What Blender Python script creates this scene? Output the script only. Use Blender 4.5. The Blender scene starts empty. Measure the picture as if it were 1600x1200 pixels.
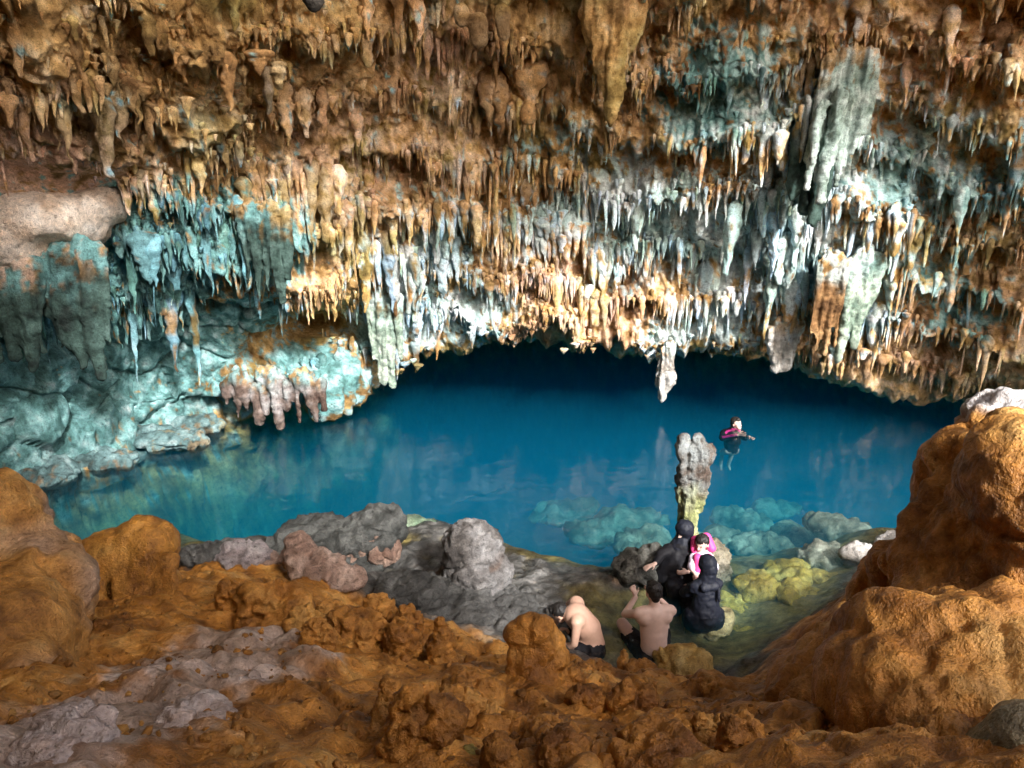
import bpy, bmesh, math, random, time
import numpy as np
from mathutils import Vector, Matrix
T0 = time.time()
sc = bpy.context.scene
COL = sc.collection
rad = math.radians

# ------------------------------------------------------------------ camera
F_PX, PITCH, CAM_Z = 1100.0, rad(16.0), 4.3
cam_d = bpy.data.cameras.new('camera')
cam = bpy.data.objects.new('camera', cam_d); COL.objects.link(cam)
cam.location = (0, 0, CAM_Z)
cam.rotation_euler = (rad(90) - PITCH, 0, 0)
cam_d.sensor_width = 36.0
cam_d.lens = 36.0 * F_PX / 1600.0
cam_d.clip_start, cam_d.clip_end = 0.05, 500
sc.camera = cam
sc.render.resolution_x, sc.render.resolution_y = 1024, 768

# ------------------------------------------------------------------ world, sun, exposure
SUN_AZ, SUN_EL = rad(29), rad(36.5)      # azimuth: to the right of straight behind the camera
world = bpy.data.worlds.new('World'); sc.world = world
world.use_nodes = True
wn = world.node_tree.nodes; wl = world.node_tree.links
bg = wn['Background']
sky = wn.new('ShaderNodeTexSky'); sky.sky_type = 'NISHITA'; sky.sun_disc = False
sun_dir = Vector((math.sin(SUN_AZ) * math.cos(SUN_EL), -math.cos(SUN_AZ) * math.cos(SUN_EL), math.sin(SUN_EL)))
sky.sun_elevation = SUN_EL; sky.dust_density = 5.0; sky.air_density = .8; sky.ozone_density = .6
sky.sun_rotation = math.atan2(sun_dir.x, sun_dir.y)
wl.new(sky.outputs[0], bg.inputs[0])
bg.inputs[1].default_value = 0.10
sd = bpy.data.lights.new('sun', 'SUN'); sd.energy = 2.4; sd.angle = rad(6.0); sd.color = (1.0, 0.985, 0.96)
so = bpy.data.objects.new('sun', sd); COL.objects.link(so)
so.rotation_euler = (-sun_dir).to_track_quat('-Z', 'Y').to_euler()
so.location = sun_dir * 40
vs = sc.view_settings
vs.view_transform = 'Standard'; vs.look = 'None'; vs.exposure = 1.9; vs.gamma = 1.0
vs.use_curve_mapping = False
cy = sc.cycles
cy.use_denoising = True
try: cy.denoiser = 'OPENIMAGEDENOISE'
except Exception: pass
cy.max_bounces = 8; cy.diffuse_bounces = 7; cy.glossy_bounces = 3; cy.transparent_max_bounces = 12
cy.transmission_bounces = 4; cy.volume_bounces = 4
cy.caustics_reflective = False; cy.caustics_refractive = False
cy.sample_clamp_indirect = 6.0

# ------------------------------------------------------------------ pixel helpers (photo is 1600 x 1200)
cp, sp = math.cos(PITCH), math.sin(PITCH)
def ray(px, py):
    dx = (px - 800.0) / F_PX; up = (600.0 - py) / F_PX
    return np.array([dx, cp + up * sp, -sp + up * cp])
def RD(px, py, d):  return np.array([0, 0, CAM_Z]) + ray(px, py) * d
def RZ(px, py, z):
    r = ray(px, py); return np.array([0, 0, CAM_Z]) + r * ((z - CAM_Z) / r[2])
def PX(d): return d / F_PX
def project(P):
    P = np.asarray(P, float); q = P - np.array([0, 0, CAM_Z])
    dep = q[:, 1] * cp - q[:, 2] * sp
    up = q[:, 1] * sp + q[:, 2] * cp
    return 800 + F_PX * q[:, 0] / dep, 600 - F_PX * up / dep, dep

# ------------------------------------------------------------------ numpy noise
_rng = np.random.RandomState(7)
_perm = np.tile(_rng.permutation(256).astype(np.int32), 3)
_grad = _rng.normal(size=(256, 3)).astype(np.float32)
_grad /= np.linalg.norm(_grad, axis=1)[:, None]
def pnoise(P, s=1.0, off=0.0):
    P = np.asarray(P, np.float32) * np.float32(s) + np.float32(off)
    i = np.floor(P).astype(np.int32); f = P - i; i &= 255
    u = f * f * f * (f * (f * 6 - 15) + 10)
    out = np.zeros(len(P), np.float32)
    for dx in (0, 1):
        wx = u[:, 0] if dx else 1 - u[:, 0]
        px = _perm[i[:, 0] + dx]
        for dy in (0, 1):
            wy = wx * (u[:, 1] if dy else 1 - u[:, 1])
            py = _perm[px + i[:, 1] + dy]
            for dz in (0, 1):
                g = _grad[_perm[py + i[:, 2] + dz]]
                d = g[:, 0] * (f[:, 0] - dx) + g[:, 1] * (f[:, 1] - dy) + g[:, 2] * (f[:, 2] - dz)
                out += d * wy * (u[:, 2] if dz else 1 - u[:, 2])
    return out * 1.6
def fbm(P, s, octs=3, gain=.5, off=0.0):
    a, t = 1.0, 0
    for k in range(octs):
        t = t + a * pnoise(P, s * 2.03 ** k, off + 17.3 * k); a *= gain
    return t
def ridged(P, s, octs=3, off=0.0):
    a, t = 1.0, 0
    for k in range(octs):
        t = t + a * (1 - 2 * np.abs(pnoise(P, s * 2.1 ** k, off + 9.1 * k))); a *= .5
    return t
def worley2(x, y, seed=0):
    """distance to the nearest and second nearest jittered point of a unit grid, and the id of the nearest"""
    ix = np.floor(x).astype(np.int64); iy = np.floor(y).astype(np.int64)
    d1 = np.full(x.shape, 9., np.float32); d2 = d1.copy(); hid = np.zeros(x.shape, np.float32)
    for ax in (-1, 0, 1):
        for ay in (-1, 0, 1):
            cx, cyy = ix + ax, iy + ay
            h = _perm[(_perm[(cx + seed) & 255] + cyy) & 255]
            jx = _grad[h, 0] * .42 + .5; jy = _grad[h, 1] * .42 + .5
            d = np.hypot(cx + jx - x, cyy + jy - y)
            n = d < d1
            d2 = np.where(n, d1, np.minimum(d2, d)); hid = np.where(n, h / 255., hid); d1 = np.where(n, d, d1)
    return d1, d2, hid
def worley3(P, s, off=0.0):
    P = np.asarray(P, np.float32) * s + off
    i = np.floor(P).astype(np.int64); d1 = np.full(len(P), 9., np.float32); d2 = d1.copy(); hid = np.zeros(len(P), np.float32)
    for ax in (-1, 0, 1):
        for ay in (-1, 0, 1):
            for az in (-1, 0, 1):
                c = i + np.array([ax, ay, az]); h = _perm[(_perm[(_perm[c[:, 0] & 255] + c[:, 1]) & 255] + c[:, 2]) & 255]
                d = np.linalg.norm(c + _grad[h] * .42 + .5 - P, axis=1); n = d < d1
                d2 = np.where(n, d1, np.minimum(d2, d)); hid = np.where(n, h / 255., hid); d1 = np.where(n, d, d1)
    return d1, d2, hid
def sstep(a, b, x):
    t = np.clip((x - a) / (b - a), 0, 1); return t * t * (3 - 2 * t)

# ------------------------------------------------------------------ mesh helpers
def np_mesh(name, V, Fq, mat=None, parent=None, attrs=None, smooth=True, col=None):
    V = np.ascontiguousarray(V, np.float32); Fq = np.ascontiguousarray(Fq, np.int32)
    k = Fq.shape[1]
    me = bpy.data.meshes.new(name)
    me.vertices.add(len(V)); me.vertices.foreach_set('co', V.ravel())
    me.loops.add(Fq.size); me.loops.foreach_set('vertex_index', Fq.ravel())
    me.polygons.add(len(Fq))
    me.polygons.foreach_set('loop_start', np.arange(0, Fq.size, k, dtype=np.int32))
    me.update(calc_edges=True)
    if smooth: me.polygons.foreach_set('use_smooth', np.ones(len(Fq), bool))
    if col is not None:
        a = me.color_attributes.new('Col', 'FLOAT_COLOR', 'POINT')
        a.data.foreach_set('color', np.ascontiguousarray(np.concatenate([np.clip(col, 0, 1), np.ones((len(V), 1))], 1), np.float32).ravel())
    if attrs:
        for an, av in attrs.items():
            a = me.attributes.new(an, 'FLOAT', 'POINT'); a.data.foreach_set('value', np.ascontiguousarray(av, np.float32))
    me.validate()
    ob = bpy.data.objects.new(name, me); COL.objects.link(ob)
    if mat: me.materials.append(mat)
    if parent: ob.parent = parent
    return ob
def grid_faces(nu, nv, wrap=False):
    a = np.arange(nu * nv).reshape(nu, nv)
    if wrap: a = np.vstack([a, a[:1]])
    return np.stack([a[:-1, :-1], a[1:, :-1], a[1:, 1:], a[:-1, 1:]], -1).reshape(-1, 4)
def grid_normals(P):
    du = np.gradient(P, axis=0); dv = np.gradient(P, axis=1)
    n = np.cross(du, dv); return n / (np.linalg.norm(n, axis=2, keepdims=True) + 1e-9)
def tag(o, label=None, cat=None, group=None, kind=None):
    if label: o['label'] = label
    if cat: o['category'] = cat
    if group: o['group'] = group
    if kind: o['kind'] = kind
    return o
def empty(name, loc, label=None, cat=None, group=None):
    o = bpy.data.objects.new(name, None); COL.objects.link(o); o.location = Vector(loc)
    o.empty_display_size = .1
    bpy.context.view_layer.update() if False else None
    return tag(o, label, cat, group)

# ------------------------------------------------------------------ materials
def ramp(nt, fac, stops):
    r = nt.nodes.new('ShaderNodeValToRGB')
    el = r.color_ramp.elements
    while len(el) < len(stops): el.new(.5)
    for e, (p, c) in zip(el, stops): e.position = p; e.color = (*c, 1)
    nt.links.new(fac, r.inputs[0]); return r.outputs[0]
def noise_n(nt, vec, scale, detail=4, rough=.55, dist=0.0):
    n = nt.nodes.new('ShaderNodeTexNoise'); n.inputs['Scale'].default_value = scale
    n.inputs['Detail'].default_value = detail; n.inputs['Roughness'].default_value = rough
    n.inputs['Distortion'].default_value = dist
    nt.links.new(vec, n.inputs['Vector']); return n.outputs[0]
def math_n(nt, op, a, b=None, clamp=False):
    m = nt.nodes.new('ShaderNodeMath'); m.operation = op; m.use_clamp = clamp
    for i, v in enumerate((a, b)):
        if v is None: continue
        if isinstance(v, (int, float)): m.inputs[i].default_value = v
        else: nt.links.new(v, m.inputs[i])
    return m.outputs[0]
def mix_n(nt, fac, a, b, mode='MIX'):
    m = nt.nodes.new('ShaderNodeMix'); m.data_type = 'RGBA'; m.blend_type = mode
    for s, v in ((m.inputs[0], fac), (m.inputs[6], a), (m.inputs[7], b)):
        if isinstance(v, (int, float)): s.default_value = v
        elif isinstance(v, tuple): s.default_value = (*v, 1)
        else: nt.links.new(v, s)
    return m.outputs[2]
def remap(nt, v, a, b):
    m = nt.nodes.new('ShaderNodeMapRange'); m.interpolation_type = 'SMOOTHSTEP'
    m.inputs[1].default_value = a; m.inputs[2].default_value = b
    nt.links.new(v, m.inputs[0]); return m.outputs[0]
def new_mat(name):
    m = bpy.data.materials.new(name); m.use_nodes = True
    nt = m.node_tree; b = nt.nodes['Principled BSDF']
    return m, nt, b
def geo_pos(nt):
    return nt.nodes.new('ShaderNodeNewGeometry').outputs['Position']
def stretch(nt, vec, s):
    m = nt.nodes.new('ShaderNodeMapping'); m.inputs['Scale'].default_value = s
    nt.links.new(vec, m.inputs[0]); return m.outputs[0]
def attr_n(nt, name):
    a = nt.nodes.new('ShaderNodeAttribute'); a.attribute_name = name; return a.outputs['Fac']
def bump_n(nt, h, strength, dist, prev=None):
    b = nt.nodes.new('ShaderNodeBump'); b.inputs['Strength'].default_value = strength; b.inputs['Distance'].default_value = dist
    nt.links.new(h, b.inputs['Height'])
    if prev is not None: nt.links.new(prev, b.inputs['Normal'])
    return b.outputs[0]

def rock_material(name, rough=.8, bump=.5, spec=.25, fine=14.0, dark=.36, grit=.45):
    """rock skin: its colour comes from a procedural colour attribute, grain, specks and pits from noise nodes"""
    m, nt, b = new_mat(name)
    pos = geo_pos(nt)
    a = nt.nodes.new('ShaderNodeAttribute'); a.attribute_name = 'Col'
    n = noise_n(nt, pos, fine, 5, .68)
    n2 = noise_n(nt, pos, fine * 4.6, 3, .65)
    k = ramp(nt, n, [(.30, (dark, dark * .95, dark * .9)), (.42, (.85, .84, .83)), (.56, (1.08, 1.07, 1.06)), (.72, (1.5, 1.45, 1.38))])
    k2 = ramp(nt, n2, [(.30, (grit, grit * .96, grit * .94)), (.44, (.95, .95, .95)), (.6, (1.08, 1.08, 1.08)), (.74, (1.4, 1.38, 1.34))])
    c = mix_n(nt, 1.0, mix_n(nt, 1.0, a.outputs['Color'], k, 'MULTIPLY'), k2, 'MULTIPLY')
    nt.links.new(c, b.inputs['Base Color'])
    nt.links.new(ramp(nt, n, [(.35, (min(1, rough + .12),) * 3), (.65, (rough - .12,) * 3)]), b.inputs['Roughness'])
    b.inputs['Specular IOR Level'].default_value = spec
    h = bump_n(nt, n, bump, .09)
    h = bump_n(nt, n2, bump, .022, h)
    nt.links.new(h, b.inputs['Normal'])
    return m
def lerp(a, b, t): return a * (1 - t)[:, None] + b * t[:, None]
def tone(v, stops):
    """colour ramp in numpy: stops (position, rgb)"""
    p = [q[0] for q in stops]; c = np.array([q[1] for q in stops])
    return np.stack([np.interp(v, p, c[:, k]) for k in range(3)], -1)
def rock_color(Q, pal, tint=None, pale=None, pink=None, tintA=None, tintB=None, pinkc=None, streak=.35):
    Q = np.asarray(Q, np.float32)
    n1 = fbm(Q, 1.1, 3, .55, 40.); n2 = fbm(Q, 4.6, 4, .6, 60.); n3 = fbm(Q * np.array([9, 9, 1.1]), 1.0, 3, .55, 70.)
    c = tone(.55 * n1 + .5 * n2, [(-.55, pal[0]), (-.12, pal[1]), (.18, pal[2]), (.6, pal[3])])
    c = lerp(c, np.array([pal[0]]), sstep(.05, .7, n3) * streak)
    if pal is WARM: c = lerp(c, c * np.array([[.72, .86, .78]]), sstep(.0, .5, fbm(Q, .8, 2, .6, 140.)))
    if pink is not None:
        c = lerp(c, tone(n1, [(-.4, pinkc[0]), (.4, pinkc[1])]), np.clip(pink * sstep(-.6, .3, n2), 0, 1))
    if tint is not None:
        cf = sstep(.36, .54, tint + .42 * n2 + .34 * n3)
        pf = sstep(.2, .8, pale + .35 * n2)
        cc = lerp(tone(n2, [(-.5, tintA[0]), (.5, tintA[1])]), tone(n1 + .4 * n2, [(-.5, tintB[0]), (.5, tintB[1])]), pf)
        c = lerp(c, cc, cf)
    return c
WARM = [(.19, .108, .040), (.49, .30, .112), (.67, .46, .205), (.78, .63, .40)]
MUD = [(.165, .062, .010), (.315, .132, .021), (.435, .193, .035), (.51, .275, .072)]
PINK = [(.62, .40, .28), (.72, .54, .43)]
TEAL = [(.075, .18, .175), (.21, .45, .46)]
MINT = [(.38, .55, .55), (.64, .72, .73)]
GREY = [(.026, .025, .024), (.056, .055, .052), (.095, .094, .090), (.17, .17, .165)]
PALE = [(.08, .085, .065), (.19, .195, .155), (.34, .345, .28), (.52, .53, .45)]
YEL = [(.20, .15, .035), (.36, .28, .06), (.47, .38, .09), (.54, .46, .15)]
M_ROCK = rock_material('cave_limestone', .82, .6)
M_MUD = rock_material('muddy_limestone', .52, .6, .4, 11, .55, .72)
M_GREY = rock_material('grey_shore_limestone', .5, .9, .35, 16, .25)
M_WET = rock_material('wet_submerged_rock', .5, .35)

# ------------------------------------------------------------------ the cave hull: a profile (r, z) for each azimuth about the camera's standing place
PROF = {
 -180: [(.5,12.6),(2.5,11.4),(4,9.6),(5,7.6),(5.5,5.8),(5.8,4.4),(6,3.4),(6.1,2.9),(6.2,2),(6.3,1),(6.4,0),(7,-6)],
 -90: [(.5,12.6),(3,10.2),(4.4,7.8),(5.2,6.0),(5.6,4.8),(5.9,4.0),(6.1,3.4),(6.4,2.8),(6.6,2),(6.8,1),(6.9,0),(7.5,-6)],
 -60: [(.5,12.6),(3.6,9.2),(5,6.8),(6,5.3),(6.4,4.6),(6.8,3.9),(7.1,3.4),(9,2.8),(9.6,2),(9.8,1),(9.9,0),(11,-6)],
 -45: [(.5,12.6),(4.4,9.4),(7.0,7.0),(8.4,5.6),(9.3,4.8),(9.9,4.0),(10.3,3.35),(10.8,2.9),(11.1,2.1),(11.3,1),(11.0,0),(12,-6)],
 -33: [(.5,12.6),(4.9,10.0),(8.0,7.3),(9.4,5.8),(10.4,4.9),(11.0,4.15),(11.4,3.4),(12.0,2.9),(12.4,2.2),(12.7,1.1),(12.4,0.0),(13,-6)],
 -25: [(.5,12.6),(5.0,10.4),(8.4,7.8),(9.9,6.2),(10.8,5.1),(11.4,4.2),(11.7,3.4),(12.4,2.8),(13.1,2.1),(13.4,1.0),(13.2,0.0),(14,-6)],
 -16: [(.5,12.6),(5.0,10.9),(8.6,8.4),(10.4,6.5),(11.4,5.3),(12.0,4.2),(12.4,3.3),(12.8,2.4),(13.1,1.4),(12.9,.25),(14.5,.35),(15.5,-6)],
 -7: [(.5,12.6),(5.0,11.2),(8.8,9.0),(11.0,6.8),(12.1,5.5),(12.9,4.3),(13.4,3.1),(13.9,2.1),(14.3,1.2),(16,1.3),(19,.8),(19.5,-6)],
 0: [(.5,12.6),(5,11.4),(8.9,9.2),(11.2,6.95),(12.4,5.6),(13.1,4.3),(13.6,3.3),(14.0,2.4),(14.3,1.65),(16,1.8),(20,.9),(21,-6)],
 8: [(.5,12.6),(5,11.4),(8.9,9.3),(11.2,6.95),(12.4,5.6),(13.1,4.3),(13.6,3.2),(14.0,2.2),(14.3,1.4),(16,1.6),(20,.9),(21,-6)],
 16: [(.5,12.6),(5,11.4),(9.0,9.3),(11.4,6.95),(12.4,5.7),(13.0,4.4),(13.4,3.2),(14.0,2.2),(14.4,1.35),(16,1.55),(19,.8),(20,-6)],
 24: [(.5,12.6),(5,11.4),(9.2,9.4),(11.8,7.0),(12.7,5.8),(13.3,4.5),(13.8,3.3),(14.4,2.0),(14.9,.75),(16.3,.9),(19,.4),(20,-6)],
 32: [(.5,12.6),(5,11.4),(9.4,9.5),(12.3,7.1),(13.1,5.9),(13.6,4.6),(14.2,3.3),(14.7,1.9),(15.2,.45),(16.5,.7),(18.5,.3),(19,-6)],
 45: [(.5,12.6),(5,11.4),(9.4,9.6),(12.4,7.7),(13.1,6.2),(13.5,4.7),(13.8,3.2),(14.1,1.8),(14.4,.4),(15.2,.5),(16.8,.2),(17.4,-6)],
 60: [(.5,12.6),(5,11.4),(8.4,9.8),(10.4,8.4),(11,6.6),(11.6,5),(12,3.4),(12.4,1.8),(12.8,.5),(14,.4),(15.5,.2),(16,-6)],
 90: [(.5,12.6),(4.5,11.6),(6.5,10.3),(7.6,9.2),(8,8),(8.2,6.5),(8.4,5),(8.6,3.5),(8.8,2),(9,1),(9.2,0),(10,-6)],
 115: [(.5,12.6),(4,11.8),(6,10.8),(7.2,9.8),(7.8,8.6),(8,7),(8.2,5.4),(8.3,4),(8.4,2.6),(8.5,1),(8.6,0),(9,-6)],
 135: [(.5,12.6),(3.6,11.8),(5.2,10.6),(6.2,9.4),(6.6,8),(6.8,6.5),(7,5),(7.1,3.6),(7.2,2),(7.3,1),(7.4,0),(8,-6)],
 180: [(.5,12.6),(2.5,11.4),(4,9.6),(5,7.6),(5.5,5.8),(5.8,4.4),(6,3.4),(6.1,2.9),(6.2,2),(6.3,1),(6.4,0),(7,-6)],
}
_pa = np.array(sorted(PROF)); _pp = np.array([PROF[a] for a in _pa], float)      # A, K, 2
KP = _pp.shape[1]
def cubic_w(t):   # catmull-rom weights
    return np.stack([-.5*t+t*t-.5*t**3, 1-2.5*t*t+1.5*t**3, .5*t+2*t*t-1.5*t**3, -.5*t*t+.5*t**3], -1)
def hull(th_deg, s):
    """th (n,), s (m,) -> points (n, m, 3)"""
    # smooth interpolation over azimuth (linear with smooth blending), catmull-rom along the profile
    j = np.clip(np.searchsorted(_pa, th_deg, side='right') - 1, 0, len(_pa) - 2)
    t = np.clip((th_deg - _pa[j]) / (_pa[j + 1] - _pa[j]), 0, 1)
    t = t * .35 + (t * t * (3 - 2 * t)) * .65
    pr = _pp[j] * (1 - t)[:, None, None] + _pp[j + 1] * t[:, None, None]             # n, K, 2
    i = np.clip(np.floor(s).astype(int), 0, KP - 2); w = cubic_w(s - i)
    idx = [np.clip(i + k, 0, KP - 1) for k in (-1, 0, 1, 2)]
    rz = sum(pr[:, idx[k], :] * w[None, :, k, None] for k in range(4))
    a = np.radians(th_deg)[:, None]
    return np.stack([rz[..., 0] * np.sin(a), rz[..., 0] * np.cos(a), rz[..., 1]], -1)

TIER = .86
def tier_phase(Q, th):
    """Q (n,3): height phase of the stepped shelves, ragged along their lower edge"""
    A = np.stack([th * 7., Q[:, 2] * .12, np.full(len(Q), 3.3)], -1)
    w = .55 * pnoise(A, 1.0) + .28 * pnoise(A, 2.7, 5.) 
    B = np.stack([th * 60., Q[:, 2] * .45, np.full(len(Q), 7.7)], -1)
    teeth = .20 * np.abs(pnoise(B, 1.0)) + .12 * np.abs(pnoise(B, 2.3, 3.1))
    return Q[:, 2] / TIER + w * 1.3 - teeth * 1.1
def displace_hull(P, amp=1.0, fine=True):
    n, m, _ = P.shape
    N = grid_normals(P)
    Q = P.reshape(-1, 3)
    flip = np.sign(np.sum(N.reshape(-1, 3) * (np.array([0, 2., 3.]) - Q), 1)); flip[flip == 0] = 1
    N = (N.reshape(-1, 3) * flip[:, None])                                # towards the inside of the cave
    th = np.arctan2(Q[:, 0], Q[:, 1])
    ph = tier_phase(Q, th)
    f = ph - np.floor(ph)
    amod = np.clip(.75 + .9 * pnoise(Q * np.array([1, 1, 1.6]), .42, 4.), .1, 1.5)
    # the left wall under the big recess is plain fractured rock, not shelved
    left = sstep(-.27, -.36, th) * sstep(3.0, 2.5, Q[:, 2])
    smoothleft = sstep(-.47, -.53, th) * sstep(3.1, 3.5, Q[:, 2]) * sstep(5.0, 4.5, Q[:, 2])
    zmask = sstep(.5, 1.6, Q[:, 2])
    plain = np.maximum(left, smoothleft)
    A = .62 * amod * zmask * (1 - plain)
    step = A * ((1 - f) ** 1.2 * sstep(0, .06, f) - .25)
    rh = np.stack([-np.sin(th), -np.cos(th), np.zeros_like(th)], -1)      # horizontally inwards
    big = .34 * fbm(Q, .38, 2, .5, 11.)
    flute = fbm(np.stack([th * 26, Q[:, 2] * .55, np.zeros_like(th)], -1), 1.0, 3, .6, 2.) * .13
    if fine:
        med = .19 * ridged(Q * np.array([1, 1, .7]), 1.1, 3, 30.)
        sm = .080 * ridged(Q * np.array([1, 1, .6]), 3.6, 3, 50.) + .026 * pnoise(Q, 14., 3.)
        facet = 0
        if left.max() > 0:
            W = worley2((Q[:, 0] * .8 + Q[:, 1] * .9) * 1.3 + .4 * pnoise(Q, .8), Q[:, 2] * 1.7 + .5 * pnoise(Q, .9, 8.))
            facet = (W[2] - .5) * .40 - .16 * np.exp(-(W[1] - W[0]) / .07)
        med = med * (1 - .55 * left - .85 * smoothleft) + facet * left
        sm = sm * (1 - .45 * left - .75 * smoothleft)
        flute = flute * (1 - plain)
    else: med, sm = .16 * ridged(Q, 1.1, 2, 30.), 0
    niche = np.exp(-((th + .285) / .07) ** 2 - ((Q[:, 2] - 1.7) / .68) ** 2)
    R = Q - rh * (2.0 * niche)[:, None] + rh * (step * amp)[:, None] + N * ((big + flute + med + sm) * amp)[:, None]
    return R.reshape(n, m, 3), f.reshape(n, m), plain.reshape(n, m)

NU, NV = 810, 450
th_v = np.linspace(-50, 50, NU)
s_v = np.concatenate([np.linspace(1.2, 9.0, NV - 70), np.linspace(9.02, 11, 70)])
P0 = hull(th_v, s_v)
PW, FW, PLAIN = displace_hull(P0)
NW = grid_normals(PW)
WV = PW.reshape(-1, 3)
wpx, wpy, wdep = project(WV)
# the wall point seen at a pixel of the photograph: nearest vertex by pixel, then nearest by depth
def wall_at(px, py):
    d = (wpx - px) ** 2 + (wpy - py) ** 2
    c = np.where(d < 60)[0]
    if len(c) == 0: return WV[np.argmin(d)]
    return WV[c[np.argmin(wdep[c])]]

# algae and calcite, plus cool daylight painted into the wall colour: (px, py, radius in px, tint, pale)
COATS_AND_LIGHT = [(70,500,130,1.1,-.2),(230,420,110,1.0,.0),(330,380,90,.9,.2),(410,390,70,1.0,.1),(300,450,60,.9,.2),
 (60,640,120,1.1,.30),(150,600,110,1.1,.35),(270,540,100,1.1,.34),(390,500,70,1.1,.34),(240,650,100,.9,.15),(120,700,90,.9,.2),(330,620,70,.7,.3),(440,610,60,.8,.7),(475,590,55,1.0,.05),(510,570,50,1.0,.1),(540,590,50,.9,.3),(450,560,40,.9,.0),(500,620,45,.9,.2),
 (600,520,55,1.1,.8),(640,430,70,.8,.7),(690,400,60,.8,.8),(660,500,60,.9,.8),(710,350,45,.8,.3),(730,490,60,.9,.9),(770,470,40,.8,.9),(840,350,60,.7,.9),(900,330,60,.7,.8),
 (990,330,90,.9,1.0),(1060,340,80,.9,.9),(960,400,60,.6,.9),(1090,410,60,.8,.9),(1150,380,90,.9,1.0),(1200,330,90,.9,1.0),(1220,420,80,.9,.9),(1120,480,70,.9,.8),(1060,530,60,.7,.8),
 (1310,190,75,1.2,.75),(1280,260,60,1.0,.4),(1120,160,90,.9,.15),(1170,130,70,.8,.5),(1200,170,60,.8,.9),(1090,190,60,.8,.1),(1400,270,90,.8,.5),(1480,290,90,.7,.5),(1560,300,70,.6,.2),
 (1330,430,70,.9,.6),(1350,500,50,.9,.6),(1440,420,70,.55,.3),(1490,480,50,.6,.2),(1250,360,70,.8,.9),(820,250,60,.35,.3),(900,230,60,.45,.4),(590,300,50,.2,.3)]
PINKS = [(680,100,80,.9),(560,250,110,.8),(700,250,90,.7),(1000,100,120,.5),(1050,270,80,.6),(860,440,110,.9),(960,480,110,.9),(820,510,80,.7),(60,350,140,2.2),(150,330,80,1.6),(1400,160,130,.8),(1250,60,130,.5),
 (1450,540,160,.7),(1300,560,120,.5),(1520,400,100,.5),(420,290,90,.4),(220,460,60,.7),(320,470,50,.6),(470,430,50,.6),(150,230,90,.5)]
_cc = [(wall_at(x, y), r, a, b) for x, y, r, a, b in COATS_AND_LIGHT]
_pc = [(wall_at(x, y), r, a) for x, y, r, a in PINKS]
def wall_tints(Q):
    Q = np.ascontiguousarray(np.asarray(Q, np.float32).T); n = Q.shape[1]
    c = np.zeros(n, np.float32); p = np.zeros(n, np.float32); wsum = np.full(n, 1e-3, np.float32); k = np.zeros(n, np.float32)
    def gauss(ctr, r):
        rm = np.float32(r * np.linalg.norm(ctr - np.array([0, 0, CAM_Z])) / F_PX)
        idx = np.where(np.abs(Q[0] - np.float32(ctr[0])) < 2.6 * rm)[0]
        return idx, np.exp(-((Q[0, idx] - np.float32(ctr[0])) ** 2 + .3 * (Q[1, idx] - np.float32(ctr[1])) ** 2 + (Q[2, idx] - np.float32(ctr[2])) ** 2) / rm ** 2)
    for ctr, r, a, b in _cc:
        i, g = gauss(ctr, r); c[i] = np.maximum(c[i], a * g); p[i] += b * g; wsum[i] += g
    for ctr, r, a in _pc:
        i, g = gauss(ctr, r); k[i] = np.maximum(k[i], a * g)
    return {'tint': c, 'pale': p / wsum, 'pink': k}

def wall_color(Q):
    k = wall_tints(Q)
    return rock_color(Q, WARM, k['tint'], k['pale'], k['pink'], TEAL, MINT, PINK)
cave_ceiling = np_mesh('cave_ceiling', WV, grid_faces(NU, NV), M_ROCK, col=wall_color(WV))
tag(cave_ceiling, 'overhanging orange limestone cave roof stepped in shelves above the pool', 'cave roof', kind='structure')

# the rest of the hull: roof over the camera, left side and back; the mouth on the right stays open
def mouth(C):
    a = np.degrees(np.arctan2(C[:, 0], C[:, 1]))
    j = 2.5 * pnoise(C, .5, 3.) + 1.5 * pnoise(C, 1.7, 8.)
    sun_rim = np.interp(a + j, [50, 82, 88, 95, 109, 121, 127, 133, 180], [.6, .6, 5.8, 6.6, 7.2, 7.2, 8.6, 10, 10.2]) + .15 * pnoise(C, 1.3, 5.)  # unseen rim heights, shaped so sun reaches the bathers and misses the foreground
    return (a > 50) & (a < 178) & (C[:, 2] > sun_rim) & (np.hypot(C[:, 0], C[:, 1]) > 1.0)
for nm, ta, tb, sa, sb, nu, nv in (('cave_wall', -180, -49.5, 0, 11, 200, 120), ('cave_wall', 49.5, 180, 0, 11, 200, 120), ('cave_roof', -50, 50, 0, 1.23, 90, 24)):
    th = np.linspace(ta, tb, nu); P1, _, _ = displace_hull(hull(th, np.linspace(sa, sb, nv)), .8, False)
    V1 = P1.reshape(-1, 3); F1 = grid_faces(nu, nv)
    cen = V1[F1].mean(1)
    F1 = F1[~mouth(cen)]
    o = np_mesh(nm, V1, F1, M_ROCK, col=rock_color(V1, WARM))
    tag(o, 'rough brown limestone wall closing the cave out of view' if nm == 'cave_wall' else 'rough limestone roof of the cave overhead', 'cave wall', kind='structure')
print('hull', round(time.time() - T0, 1))

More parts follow.
